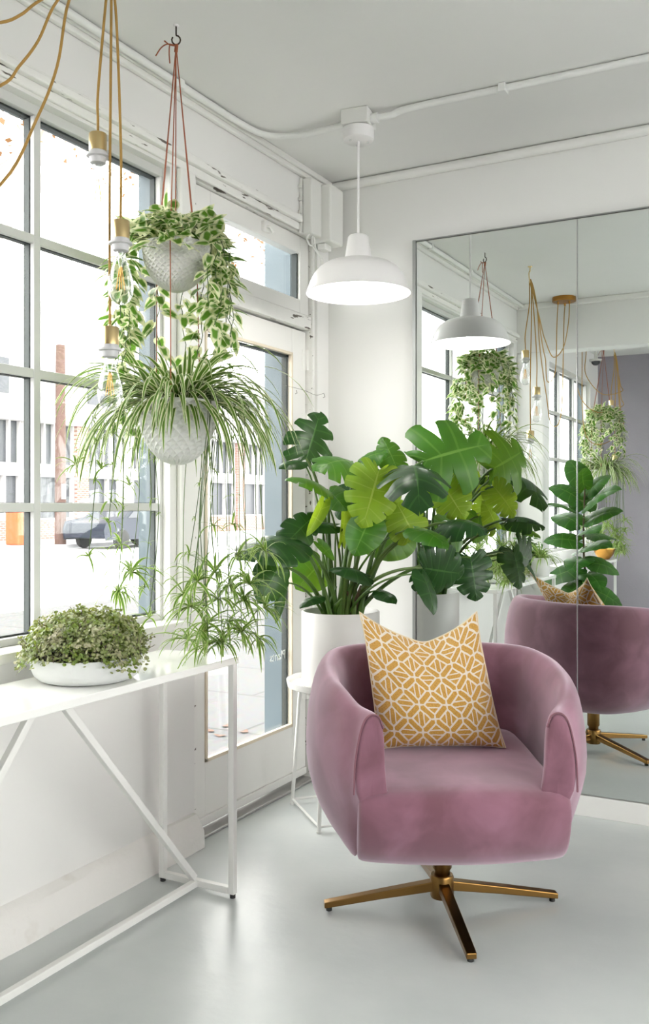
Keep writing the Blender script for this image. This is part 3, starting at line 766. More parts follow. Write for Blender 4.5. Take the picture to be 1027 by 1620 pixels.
# ================================================================== BOWL OF CREEPING PLANT
def bowl_plant(c, r, label, nleaf, seed):
    rr = random.Random(seed); c = Vector(c)
    t = thing('bowl_planter', c, label, 'potted plant', None)
    s = r / .148
    MB().lathe([(0, 0), (.112 * s, 0), (.125 * s, .004), (.139 * s, .016), (.147 * s, .034), (.1485 * s, .052), (.147 * s, .066), (.143 * s, .066), (.141 * s, .052), (.11 * s, .03), (0, .028)], c, 64).build('bowl', M['ceramic_cool'], t)
    MB().lathe([(0, .058), (.142 * s, .056)], c, 40).build('soil', M['soil'], t)
    lf = MB(); stm = MB()
    for i in range(nleaf):
        a = rr.uniform(0, 2 * PI); q = math.sqrt(rr.random()) * (1.16 + .1 * math.sin(a * 3 + seed)); rad = r * q
        hgt = .058 + .132 * max(0, 1 - (q / 1.25) ** 2) ** .55 + (noise.noise(Vector((math.cos(a) * q * 3, math.sin(a) * q * 3, seed))) * .028)
        k = rr.random() ** .55
        z = .05 + (hgt - .05) * k
        if q > .97: z = max(.068, z) - .04 * max(0, q - .98) * rr.random() * 4
        if q > 1.03 and rr.random() < .35: continue
        p = c + Vector((rad * math.cos(a), rad * math.sin(a), z))
        n_ = (Vector((math.cos(a) * q * .7, math.sin(a) * q * .7, .75)) + Vector((rr.gauss(0, .45), rr.gauss(0, .45), rr.gauss(0, .3)))).normalized()
        u = n_.orthogonal().normalized(); u = Matrix.Rotation(rr.uniform(0, 6.28), 3, n_) @ u; v = n_.cross(u); sz = rr.uniform(.0036, .0064)
        lf.add([p - u * sz, p - u * sz * .4 + v * sz * .8, p + u * sz * .6 + v * sz * .7, p + u * sz * 1.05 + n_ * sz * .2, p + u * sz * .6 - v * sz * .7, p - u * sz * .4 - v * sz * .8], [(0, 5, 4, 3), (0, 3, 2, 1)])
    for i in range(150):
        a = rr.uniform(0, 6.28); q = math.sqrt(rr.random()) * 1.12; p = c + Vector((r * .85 * q * math.cos(a), r * .85 * q * math.sin(a), .056)); pts = [p]
        d = Vector((math.cos(a) * q * .4, math.sin(a) * q * .4, 1)).normalized()
        for k in range(6):
            d = (d + Vector((rr.gauss(0, .3), rr.gauss(0, .3), rr.gauss(0, .12)))).normalized(); pts.append(pts[-1] + d * .0245 * max(.25, 1 - .6 * (q / 1.2) ** 2))
        stm.tube(pts, .0007, 4)
        for p in pts[3:]:
            n_ = Vector((rr.gauss(0, 1), rr.gauss(0, 1), rr.gauss(.6, .6))).normalized(); u = n_.orthogonal().normalized(); v = n_.cross(u); sz = rr.uniform(.004, .0065)
            lf.add([p - u * sz, p + v * sz * .8, p + u * sz, p - v * sz * .8], [(0, 3, 2, 1)])
    lf.build('foliage', M['creep'], t, False); stm.build('stems', M['creepstem'], t)
    return t
bowl_plant((-1.766, 1.905, .749), .148, 'low white bowl of tiny-leaved creeping plant on the console table', 7600, 2)

# ================================================================== HANGING PLANTERS
def faceted_pot(c, r, h, m, rows=10, cols=26, turn=0.):
    """round-bottomed pot with a lattice of raised lozenges"""
    c = Vector(c); mb = MB(); vs = []; fs = []
    def rad(f): return r * (max(0, 1 - (1 - f) ** 2.2)) ** .5
    for i in range(rows + 1):
        f = .012 + (i / rows) ** 1.15 * (1 - .012)
        for j in range(cols):
            a = 2 * PI * (j + (i % 2) * .5) / cols + turn * (i / 2)
            rr_ = rad(f) if i else .02
            vs.append(c + Vector((rr_ * math.cos(a), rr_ * math.sin(a), f * h)))
    I = lambda i, j: i * cols + j % cols
    bump = []
    nv = len(vs)
    # every lozenge is a shallow four-sided hollow
    for i in range(rows - 1):
        for j in range(cols):
            bt, tp = I(i, j), I(i + 2, j)
            if i % 2 == 0: lf_, rt = I(i + 1, j - 1), I(i + 1, j)
            else: lf_, rt = I(i + 1, j), I(i + 1, j + 1)
            m_ = (vs[bt] + vs[tp] + vs[lf_] + vs[rt]) / 4; q = m_ - c
            vs.append(c + Vector((q.x * .955, q.y * .955, q.z + .003))); k = len(vs) - 1
            fs += [(bt, rt, k), (rt, tp, k), (tp, lf_, k), (lf_, bt, k)]
    for j in range(cols):                                  # close top and bottom rows
        i = rows - 1; fs.append((I(i, j), I(rows, j) if i % 2 else I(rows, j), I(rows, j - 1) if i % 2 == 0 else I(rows, j)) if False else ((I(i, j), I(rows, j + 1), I(rows, j)) if i % 2 else (I(i, j), I(rows, j), I(rows, j - 1))))
        fs.append((I(0, j), I(0, j + 1), I(1, j)))
    fs.append(tuple(range(cols))[::-1])
    mb.add(vs, fs)
    top = h
    mb.lathe([(r, top), (r * .955, top + .001), (r * .93, top - .02), (r * .8, top - .045)], c, cols)
    return mb

def ribbon(mb, pts, w, nrm_up=Vector((0, 0, 1)), fold=.25, taper=.45):
    """strap leaf along pts, three vertices across, UV x across / y along"""
    k = len(pts); vs = []; uv = []
    for i, p in enumerate(pts):
        f = i / (k - 1); d = (pts[min(i + 1, k - 1)] - pts[max(i - 1, 0)]).normalized()
        s = d.cross(nrm_up)
        s = s.normalized() if s.length > 1e-4 else d.orthogonal().normalized()
        n = s.cross(d)
        ww = w * .5 * min(1, .55 + f * 2.2) * (1 - f ** 2.2) ** .8 + .0004
        vs += [p - s * ww + n * ww * fold, p, p + s * ww + n * ww * fold]; uv += [(0, f), (.5, f), (1, f)]
    fs = []
    for i in range(k - 1):
        a = i * 3; fs += [(a, a + 1, a + 4, a + 3), (a + 1, a + 2, a + 5, a + 4)]
    mb.add(vs, fs, uv)

def arch_leaf(mb, rr, p, az, el, L, w, grav, n=9, kink=True):
    d = Vector((math.cos(az) * math.cos(el), math.sin(az) * math.cos(el), math.sin(el))); pts = [Vector(p)]
    side = rr.uniform(-.5, .5)
    for i in range(n):
        d = (d + Vector((-math.sin(az) * side * .06, math.cos(az) * side * .06, -grav * (.5 + i / n)))).normalized()
        pts.append(pts[-1] + d * L / n)
    ribbon(mb, pts, w, Vector((math.cos(az) * .2 + rr.gauss(0, .25), math.sin(az) * .2 + rr.gauss(0, .25), 1)).normalized())
    return pts

def rosette(mb, rr, p, n, L0, L1, w=.006):
    for i in range(n):
        arch_leaf(mb, rr, p, rr.uniform(0, 6.28), rr.uniform(-.25, 1.15), rr.uniform(L0, L1), w * rr.uniform(.75, 1.25), rr.uniform(.18, .42), 6)

camA = math.atan2(-CY, SY)
HK = Vector((-1.735, 2.255, ZC))
def hook_(loc, label, m, flip=1):
    t = thing('ceiling_hook', loc, label, 'hook', 'hooks in the ceiling')
    x, y, z = loc
    pts = [Vector((x, y, z - .001)), Vector((x, y, z - .03))]
    for k in range(11):
        a = PI * .5 - k / 10 * 1.7 * PI
        pts.append(Vector((x + flip * (.014 * math.cos(a)) * CY * .9, y + flip * .014 * math.cos(a) * SY, z - .046 + .014 * math.sin(a))))
    MB().tube(pts, .0024, 8).build('hook', m, t); MB().lathe([(0, -.005), (.007, -.005), (.009, -.001), (0, -.001)], loc, 16).build('flange', M['lamp'], t)
    return t
hk1 = hook_(HK, 'dark screw hook in the ceiling holding rust cords of the hanging plants', M['iron'])

def cords(parent, apex, pts, r=.0016):
    for p in pts: MB().tube([apex, p], r, 6).build('cord', M['rust'], parent)

APEX = HK + Vector((0, 0, -.064))
# --- upper planter: variegated pothos
P1 = Vector((HK.x, HK.y, 1.862)); R1 = .102; H1 = .140
u1 = thing('hanging_planter', P1, 'upper white hanging pot trailing cream-edged pothos leaves', 'hanging plant', 'pots hanging from the ceiling cords')
faceted_pot(P1, R1, H1, M['ceramic_warm'], 18, 26, .04).build('pot', M['ceramic_warm'], u1, False)
MB().lathe([(0, H1 - .022), (R1 * .92, H1 - .024)], P1, 30).build('soil', M['soil'], u1)
rim = lambda c, r, h, ang: c + Vector((r * math.cos(ang), r * math.sin(ang), h))
cords(u1, APEX, [rim(P1, R1 * .97, H1 - .008, a) for a in (camA + R(-137), camA + R(152), camA + R(8))])
kn = MB().tube([APEX + Vector((.002, 0, .004)), APEX + Vector((-.001, 0, -.018))], .0055, 8)
kn.tube(smooth_path([APEX, APEX + RIGHT * -.025 + Vector((0, 0, .006)), APEX + RIGHT * -.045 + Vector((0, 0, -.005)), APEX + RIGHT * -.062 + Vector((0, 0, -.03))], 5), .0019, 6)
kn.tube(smooth_path([APEX, APEX + RIGHT * -.018 + Vector((0, 0, .004)), APEX + RIGHT * -.021 + Vector((0, 0, -.02)), APEX + RIGHT * -.019 + Vector((0, 0, -.052))], 5), .0019, 6)
kn.tube(smooth_path([APEX, APEX + RIGHT * -.02 + Vector((0, 0, .004)), APEX + RIGHT * -.036 + Vector((0, 0, .016))], 5), .0019, 6)
kn.build('knot', M['rust'], u1)

def heart_leaf(mb, p, d, n, L, wr=.62, cup=.15, droop=.25):
    """small heart-shaped leaf, UV across/along"""
    d = d.normalized(); x = d.cross(n); x = x.normalized() if x.length > 1e-4 else d.orthogonal(); n = x.cross(d)
    rows = [(-.10, .42), (.06, .80), (.25, 1.), (.45, .92), (.65, .66), (.85, .28), (1., .02)]
    vs = []; uv = []
    for y, w_ in rows:
        hw = w_ * L * wr * .5
        z = -droop * L * y * y
        for s in (-1, -.5, 0, .5, 1):
            yy = y + (.10 * (1 - abs(s)) if y < 0 else 0)
            vs.append(p + d * (yy * L) + x * (s * hw) + n * (z + cup * abs(s) * hw)); uv.append((.5 + s * .5 * (.35 + .65 * w_), .5 + (y - .45) * .9))
    fs = [(i * 5 + j, i * 5 + j + 1, i * 5 + j + 6, i * 5 + j + 5) for i in range(6) for j in range(4)]
    mb.add(vs, fs, uv)

rr = random.Random(11); lf = MB(); vn = MB()
for i in range(300):                                   # crown mound
    a = rr.uniform(0, 2 * PI); q = rr.random() ** .5 * 1.42; rad = R1 * q
    top = .135 + .085 * max(0, 1 - (q / 1.35) ** 2) + .03 * noise.noise(Vector((math.cos(a) * 2, math.sin(a) * 2, q * 2)))
    z = H1 - .135 + top + rr.uniform(-.02, .028) + (.0 if q < 1.1 else -.05 * (q - 1.1) * 3 * rr.random())
    p = P1 + Vector((rad * math.cos(a), rad * math.sin(a), z))
    d = Vector((math.cos(a + rr.gauss(0, .7)), math.sin(a + rr.gauss(0, .7)), rr.uniform(-.7, .7)))
    n = Vector((math.cos(a) * q * .5 + rr.gauss(0, .3), math.sin(a) * q * .5 + rr.gauss(0, .3), .9))
    heart_leaf(lf, p, d, n, rr.uniform(.046, .072))
camA = math.atan2(-CY, SY)
spec = [(-100, .44, .17), (-78, .34, .16), (-120, .40, .16), (-62, .20, .15), (75, .30, .155), (95, .36, .16), (60, .24, .15), (115, .27, .16), (150, .3, .14), (-150, .34, .14), (180, .28, .13), (52, .17, .15), (85, .20, .165), (-90, .26, .165), (-68, .12, .16), (68, .36, .15), (-110, .5, .175)]
for da, Ln, r_ in spec:                                # trailing vines (angle from the side facing the camera)
    a = camA + R(da); p = P1 + Vector((R1 * .8 * math.cos(a), R1 * .8 * math.sin(a), H1 + .02)); pts = [p, P1 + Vector((r_ * .9 * math.cos(a), r_ * .9 * math.sin(a), H1 + .015))]
    cur = P1 + Vector((r_ * math.cos(a), r_ * math.sin(a), H1 - .02)); pts.append(cur.copy()); s = 0
    while s < Ln:
        cur = cur + Vector((rr.gauss(0, .006), rr.gauss(0, .006), -.026)); pts.append(cur.copy()); s += .026
        for rep in range(2 if s < Ln * .6 else 1):
            b = rr.uniform(0, 6.28)
            d = Vector((math.cos(b), math.sin(b), rr.uniform(-1.1, .1))); n = Vector((math.cos(b) * .5 + math.cos(a) * .5, math.sin(b) * .5 + math.sin(a) * .5, .75))
            heart_leaf(lf, cur + d * .012, d, n, rr.uniform(.042, .066))
    vn.tube(pts, .0014, 5)
lf.build('foliage', M['pothos'], u1, sharp=0); vn.build('vine', M['vine'], u1)

# --- lower planter: spider plant
P2 = Vector((HK.x + .004, HK.y + .002, 1.338)); R2 = .122; H2 = .192
u2 = thing('hanging_planter', P2, 'lower white faceted hanging pot with a large spider plant', 'hanging plant', 'pots hanging from the ceiling cords')
faceted_pot(P2, R2, H2, M['ceramic'], 16, 20, .10).build('pot', M['ceramic'], u2, False)
MB().lathe([(0, H2 - .03), (R2 * .92, H2 - .034)], P2, 26).build('soil', M['soil'], u2)
fr = P2 + Vector((R2 * 1.012 * math.cos(camA), R2 * 1.012 * math.sin(camA), H2 - .018))
MB().tube([APEX, P1 + Vector((R1 * 1.05 * math.cos(camA), R1 * 1.05 * math.sin(camA), H1 * .9)), fr], .0017, 6).build('cord', M['rust'], u2)
MB().lathe([(0, -.004), (.0038, -.002), (.0038, .002), (0, .004)], fr, 10).build('bead', M['rust'], u2)
for a in (-137, 152): MB().tube([APEX, rim(P1, R1 * 1.03, H1 - .008, camA + R(a)), rim(P2, R2 * .96, H2 - .012, camA + R(a))], .0016, 6).build('cord', M['rust'], u2)
rr = random.Random(21); lf = MB(); top = P2 + Vector((0, 0, H2 - .012))
for i in range(235):
    a = rr.uniform(0, 2 * PI); q = rr.random()
    p = top + Vector((math.cos(a), math.sin(a), 0)) * rr.uniform(.0, .07)
    if q < .2: el, L_, g = rr.uniform(.9, 1.45), rr.uniform(.16, .30), rr.uniform(.08, .25)
    elif q < .75: el, L_, g = rr.uniform(.45, 1.1), rr.uniform(.30, .47), rr.uniform(.22, .34)
    else: el, L_, g = rr.uniform(.15, .6), rr.uniform(.28, .42), rr.uniform(.2, .33)
    f = math.cos(a - camA)
    if f > .86: L_ *= .62
    arch_leaf(lf, rr, p, a, el, L_, rr.uniform(.0115, .0185), g, 11)
lf.build('foliage', M['spider'], u2, sharp=0)
run = [(160, 742, 2.72), (172, 828, 2.74), (192, 862, 2.86), (187, 936, 2.80), (208, 905, 2.88), (140, 880, 2.68), (228, 930, 2.92), (236, 978, 2.9), (120, 735, 2.66), (176, 795, 2.75), (205, 768, 2.88),
       (300, 878, 2.86), (338, 832, 2.9), (368, 830, 2.92), (362, 926, 2.82), (345, 948, 2.78), (328, 985, 2.75), (300, 960, 2.8), (382, 1000, 2.78), (408, 1010, 2.86), (352, 1018, 2.76), (418, 962, 2.9), (386, 950, 2.86), (318, 1004, 2.8), (298, 1012, 2.84), (340, 905, 2.9), (312, 920, 2.76), (375, 880, 2.95), (330, 1020, 2.74), (420, 872, 2.85), (290, 940, 2.87), (360, 985, 2.84), (395, 925, 2.8)]
for k, (px, py, t_) in enumerate(run):
    e = W(px, py, t_); h = Vector((e.x - P2.x, e.y - P2.y, 0)); rad = max(h.length, .06); hd = h.normalized() if h.length > .02 else RIGHT
    out = P2 + hd * min(max(R2 * 1.05, rad * .9), .24) + Vector((0, 0, H2 - .02))
    pts = smooth_path([top + hd * .03, P2 + hd * .09 + Vector((0, 0, H2 + .05)), out, out * .5 + e * .5 + Vector((rr.gauss(0, .012), rr.gauss(0, .012), 0)), e], 6)
    ro = MB().tube(pts, .0013, 5).build('runner', M['vine'] if k % 3 else M['stem'], u2)
    mb = MB()
    big = k >= 14 or k in (3, 4)
    rosette(mb, rr, e, rr.randint(18, 27) if big else rr.randint(7, 12), .05 if big else .03, .16 if big else .09, .0085 if big else .0065)
    if not big:
        for q in range(3):
            m2 = MB(); rosette(m2, rr, pts[-4 - q * 3], 4, .018, .045, .0045); m2.build('plantlet', M['spider2'], ro, sharp=0)
    mb.build('plantlet', M['spider2'], ro, sharp=0)

# second pair further along the windows
OFF = Vector((-.055, -3.46, 0))
dup(hk1, hk1.location + OFF, 'ceiling hook past the header, above the far pair of hanging pots in the mirror')
dup(u1, u1.location + OFF, 'far upper hanging pot of cream-edged pothos, seen only in the mirror against the grey wall')
dup(u2, u2.location + OFF, 'far lower hanging pot of spider plant, seen only in the mirror above the fig')

# ================================================================== CORD-HUNG BULBS
HB = Vector((-1.60, 1.81, ZC))
def bulb_set(o, can, lb, hl, cl):
    hb = HB + o
    t = thing('ceiling_hook', hb, hl, 'hook', 'hooks in the ceiling')
    pts = [hb + Vector((0, 0, -.001)), hb + Vector((0, 0, -.03))] + [hb + Vector((0, .022 * math.sin(k / 8 * 1.6 * PI) , -.075 + .045 * math.cos(k / 8 * 1.1 * PI))) for k in range(9)]
    MB().tube(smooth_path(pts, 3), .0035, 8).build('hook', M['brass'], t); MB().lathe([(0, -.006), (.012, -.006), (.014, -.001), (0, -.001)], hb, 18).build('flange', M['brass'], t)
    c = thing('ceiling_canopy', can, cl, 'ceiling canopy')
    MB().lathe([(0, -.032), (.078, -.032), (.082, -.028), (.082, -.001), (0, -.001)], can, 40).build('canopy_plate', M['copper_brass'], c)
    MB().lathe([(0, -.001), (.10, -.001), (.10, .0), (0, .0)], can, 30).build('mounting_ring', M['plastic'], c)
    ends = []
    for k in range(3):
        a = k * 2 * PI / 3 + .4; p = can + Vector((.045 * math.cos(a), .045 * math.sin(a), 0)); ends.append(p)
        MB().lathe([(0, -.052), (.006, -.052), (.008, -.033), (0, -.033)], p, 12).build('strain_relief', M['copper_brass'], c)
    spots = [(155, 226, 2.36, 165, .43), (191, 364, 2.33, 184, .62), (174, 532, 2.35, 176, .84)]
    for k, (px, py, t_, tx, sag) in enumerate(spots):
        s = W(px, py, t_) + o                        # centre of the brass cap
        r = thing('pendant_bulb', s + Vector((0, 0, .025)), lb[k], 'pendant lamp', 'bare bulbs on gold cords')
        apex = hb + Vector((.004 * (k - 1), .0, -.092 + .006 * k))
        q = W(tx, 30, 2.345) + o
        e = ends[k] + Vector((0, 0, -.05))
        run_, lowz = [([(1.454, 2.279), (1.518, 2.327), (1.575, 2.386)], 2.19), ([(1.454, 2.14), (1.508, 2.205), (1.565, 2.287), (1.626, 2.409)], 2.03), ([(1.454, 1.925), (1.555, 2.10), (1.621, 2.251), (1.66, 2.425)], 1.75)][k]
        ax = apex.x
        pts = smooth_path([e, Vector((e.x, e.y + .03, e.z - .14)), Vector((ax * .3 + e.x * .7, e.y + .15, lowz + .10)), Vector(((ax + e.x) / 2, (e.y + hb.y) / 2 - .06, lowz))] + [Vector((ax, yy + o.y, zz)) for yy, zz in run_] + [Vector((ax, hb.y - .07, apex.z - .045)), apex], 6)
        topz = s.z + .028
        down = smooth_path([apex, q, Vector((s.x + .004 * math.sin(k * 3), s.y, topz + .35 * (q.z - topz))), Vector((s.x, s.y, topz + .03)), Vector((s.x, s.y, topz))], 7)
        MB().tube(pts + down[1:], .0034, 8).build('cord', M['goldcord'], r)
        cap = MB().lathe([(0, .030), (.005, .030), (.006, .024), (.021, .023), (.0225, .021), (.0225, -.022), (.0, -.022)], s, 32).build('socket', M['brass'], r)
        MB().lathe([(.0, -.0221), (.022, -.0222), (.0235, -.030), (.029, -.031), (.029, -.036), (.0215, -.038), (.0195, -.052), (.016, -.054), (0, -.054)], s, 32).build('collar', M['socket'], cap)
        bl = MB().lathe([(.012, -.050), (.0125, -.062), (.016, -.078), (.024, -.10), (.0305, -.125), (.0325, -.142), (.030, -.162), (.022, -.178), (.010, -.187), (0, -.189)], s, 32).build('bulb', M['bulb'], r)
        MB().lathe([(.010, -.056), (.008, -.07), (.004, -.095), (0, -.097)], s, 14).build('glass_stem', M['bulb'], bl)
        fl = MB()
        for j in range(4):
            a = j * PI / 2 + k; fl.tube([s + Vector((.003 * math.cos(a), .003 * math.sin(a), -.092)), s + Vector((.011 * math.cos(a), .011 * math.sin(a), -.150))], .0011, 5)
        fl.build('filament', M['filament'], bl)
bulb_set(Vector(), Vector((-1.63, .86, ZC)),
         ['bare bulb hanging highest on a gold cord before the window', 'bare bulb on a gold cord, second highest, beside the pothos leaves', 'bare bulb hanging lowest on a gold cord, beside the spider plant'],
         'brass ceiling hook gathering the gold cords near the large window', 'round aged brass ceiling canopy by the header, seen only in the mirror')
bulb_set(Vector((-.10, -3.05, 0)), Vector((-1.84, -.60, ZC)),
         ['highest of the far bare bulbs beyond the header, seen in the mirror', 'second highest of the far bare bulbs beyond the header, seen in the mirror', 'lowest of the far bare bulbs beyond the header, seen in the mirror'],
         'brass ceiling hook beyond the header, seen only in the mirror', 'round ceiling canopy beyond the header, seen only in the mirror')
DC = Vector((-1.88, -1.30, 2.55))
dm = thing('security_camera', DC + Vector((0, 0, .12)), 'small dark dome camera hung from the ceiling beyond the header, in the mirror', 'camera')
MB().tube([DC + Vector((0, 0, -.002)), DC + Vector((0, 0, .119))], .014, 12).build('stem', M['plastic'], dm)
MB().lathe([(0, -.018), (.055, -.018), (.058, -.001), (0, -.001)], DC, 28).build('base', M['plastic'], dm)
MB().lathe([(.04, -.019), (.037, -.036), (.022, -.052), (0, -.057)], DC, 28).build('dome', M['shopglass'], dm)

# ================================================================== PENDANT LAMP AND WIRING
LP = Vector((-1.53, 3.08, 0))
lt = thing('pendant_lamp', LP + Vector((0, 0, 2.60)), 'white enamel dome pendant lamp hanging by the corner, lit', 'pendant lamp')
jb = thing('junction_box', LP + Vector((0, 0, ZC)), 'white square junction box on the ceiling above the dome lamp', 'junction box')
mx = Matrix.Translation(LP) @ Matrix.Rotation(R(8), 4, 'Z')
MB().box((-.052, -.052, 2.612), (.052, .052, ZC - .001), mx).build('box', M['plastic'], jb, False, bevel=.004)
MB().lathe([(0, 2.562), (.050, 2.562), (.056, 2.567), (.058, 2.580), (.058, 2.608), (0, 2.608)], LP, 40).build('canopy', M['lamp'], lt)
for a in (.6, 2.2, 4.2): MB().lathe([(0, 2.558), (.004, 2.558), (.004, 2.562), (0, 2.562)], LP + Vector((.035 * math.cos(a), .035 * math.sin(a), 0)), 10).build('screw', M['steel'], lt)
MB().tube([LP + Vector((0, 0, 2.565)), LP + Vector((0, 0, 2.20))], .0042, 8).build('cord', M['lamp'], lt)
sh_ = MB().lathe([(0, 2.218), (.008, 2.222), (.010, 2.216), (.032, 2.214), (.038, 2.208), (.050, 2.13), (.053, 2.124), (.085, 2.119), (.120, 2.108), (.148, 2.090), (.166, 2.068), (.180, 2.038), (.192, 2.006), (.196, 2.000), (.193, 1.999)], LP, 72).build('shade', M['lamp'], lt)
MB().lathe([(.193, 1.9995), (.189, 2.006), (.177, 2.036), (.163, 2.065), (.146, 2.086), (.119, 2.104), (.085, 2.115), (.050, 2.119), (.03, 2.12), (0, 2.12)], LP, 72).build('shade_lining', M['lamp_in'], lt)
MB().lathe([(0, 2.118), (.018, 2.116), (.019, 2.10), (.030, 2.075), (.032, 2.058), (.026, 2.038), (.012, 2.027), (0, 2.025)], LP, 28).build('bulb', M['lampbulb'], lt)

c1 = thing('conduit', (XL + .05, .8, ZC), 'white painted conduit along the ceiling edge bending to the junction box', 'conduit')
MB().tube(smooth_path([(XL + .052, .79, ZC - .016), (XL + .052, 1.6, ZC - .016), (XL + .052, 2.5, ZC - .017), (XL + .055, 2.92, ZC - .017), (XL + .085, 3.06, ZC - .018), (XL + .18, 3.11, ZC - .02), (LP.x - .2, 3.10, ZC - .03), (LP.x - .056, 3.08, ZC - .033)], 8), .0125, 10).build('pipe', M['conduit'], c1)
for y in (1.9, 2.55): MB().box((XL + .036, y - .012, ZC - .032), (XL + .068, y + .012, ZC - .001)).build('strap', M['conduit'], c1, False, bevel=.003)
c2 = thing('conduit', (LP.x + .06, 3.08, ZC), 'white painted conduit crossing the ceiling right of the junction box', 'conduit')
MB().tube(smooth_path([(LP.x + .075, 3.085, ZC - .033), (LP.x + .13, 3.09, ZC - .032), (LP.x + .22, 3.10, ZC - .017), (-.8, 3.115, ZC - .015), (.3, 3.135, ZC - .015), (1.8, 3.16, ZC - .015), (XR, 3.18, ZC - .015)], 8), .0125, 10).build('pipe', M['conduit'], c2)
MB().tube([(LP.x + .053, 3.083, ZC - .033), (LP.x + .078, 3.085, ZC - .033)], .018, 14).build('coupling', M['conduit'], c2)
MB().box((-1.0, 3.09, ZC - .031), (-.975, 3.135, ZC - .001)).build('strap', M['conduit'], c2, False, bevel=.003)

# electrical enclosure in the corner
fb = thing('electrical_box', (XL + .012, 3.57, 2.37), 'white stepped electrical enclosure in the ceiling corner above the transom', 'electrical box')
MB().box((XL + .001, 3.452, 2.385), (XL + .015, 3.70, 2.622)).build('backplate', M['plastic'], fb, False, bevel=.003)
MB().box((XL + .016, 3.455, 2.378), (XL + .062, 3.545, 2.618)).build('housing', M['plastic'], fb, False, bevel=.007, seg=3)
MB().box((XL + .016, 3.546, 2.362), (XL + .105, 3.668, 2.612)).build('cover', M['plastic'], fb, False, bevel=.009, seg=3)
MB().box((XL + .03, 3.56, 2.335), (XL + .07, 3.62, 2.361)).build('outlet', M['plastic'], fb, False, bevel=.004)
for k in range(4): MB().box((XL + .003, 3.440, 2.41 + k * .055), (XL + .02, 3.451, 2.424 + k * .055)).build('clip', M['plastic'], fb, False, bevel=.002)
for k, (y, q) in enumerate(((3.475, .0), (3.50, .018), (3.515, .03))):
    pts = [(XL + .04, y, 2.385), (XL + .045, y - .03 + q, 2.34), (XL + .05, y + .01, 2.318), (XL + .05, y + .06, 2.29), (XL + .03, y + .09, 2.23), (XL + .012, y + .06, 2.175 + q)] if k else [(XL + .04, y, 2.385), (XL + .05, y - .04, 2.35), (XL + .05, y - .01, 2.328), (XL + .045, y + .03, 2.35), (XL + .04, y + .03, 2.388)]
    MB().tube(smooth_path(pts, 6), .0036, 8).build('cable', M['plastic'], fb)
wt = thing('hanging_wire', (XL + .01, 3.6, 1.75), 'thin dark wire strung across the corner above the monstera', 'wire')
MB().tube(smooth_path([W(452, 610, 3.98), W(480, 617, 4.02), W(500, 625, 4.05), W(513, 622, 4.1)], 6), .0011, 5).build('strand', M['wire'], wt)
for px, py, t_ in ((469, 617, 4.0), (513, 623, 4.1)): MB().tube([W(px, py, t_), W(px + 1, py + 5, t_), W(px - 2, py + 6, t_)], .0016, 5).build('hook', M['wire'], wt)

# ================================================================== PLANT STAND AND MONSTERA
PC = Vector((-1.690, 3.245, 0)); ZTR = .512
sd = thing('plant_stand', PC, 'white metal plant stand with a round tray behind the armchair', 'plant stand')
MB().lathe([(0, ZTR), (.195, ZTR), (.205, ZTR + .004), (.212, ZTR + .022), (.2135, ZTR + .022), (.209, ZTR - .002), (.198, ZTR - .008), (0, ZTR - .008)], PC, 64).build('tray', M['white_metal'], sd)
angs = [R(177), R(277), R(357), R(97)]
lp = [PC + Vector((math.cos(a), math.sin(a), 0)) * .228 for a in angs]; tp = [PC + Vector((math.cos(a) * .188, math.sin(a) * .188, ZTR - .009)) for a in angs]
for p, q in zip(lp, tp):
    lg = MB().tube([p + Vector((0, 0, .006)), q], .0078, 12).build('leg', M['white_metal'], sd)
    MB().lathe([(0, 0), (.0095, 0), (.0095, .008), (0, .008)], p, 12).build('glide', M['plastic'], lg)
for k in range(4):
    a, b = lp[k].lerp(tp[k], .045), lp[(k + 1) % 4].lerp(tp[(k + 1) % 4], .045)
    MB().tube([a, b], .0048, 8).build('rail', M['white_metal'], sd)

ZP = ZTR + .0005; HP = .290; RP = .154
mo = thing('potted_monstera', PC + Vector((0, 0, ZP)), 'large monstera in a white cylinder pot on the plant stand', 'potted plant')
PB = PC + Vector((0, 0, ZP))
MB().lathe([(0, 0), (RP - .006, 0), (RP - .001, .005), (RP, .012), (RP, HP - .004), (RP - .003, HP), (RP - .008, HP), (RP - .011, HP - .004), (RP - .011, HP - .06), (0, HP - .06)], PB, 72).build('pot', M['ceramic_warm'], mo)
MB().lathe([(0, HP - .038), (RP - .0115, HP - .042)], PB, 40).build('soil', M['soil'], mo)
SOIL = PB + Vector((0, 0, HP - .042))

OUT = [(.03, .0), (.30, -.13), (.66, -.115), (.93, .06), (1., .30), (.90, .54), (.66, .75), (.34, .91), (.0, 1.0)]
OUTP = smooth_path([(x, y, 0) for x, y in OUT], 10)
def outl(t):
    f = min(max(t, 0), 1) * (len(OUTP) - 1); i = min(int(f), len(OUTP) - 2); return OUTP[i].lerp(OUTP[i + 1], f - i)

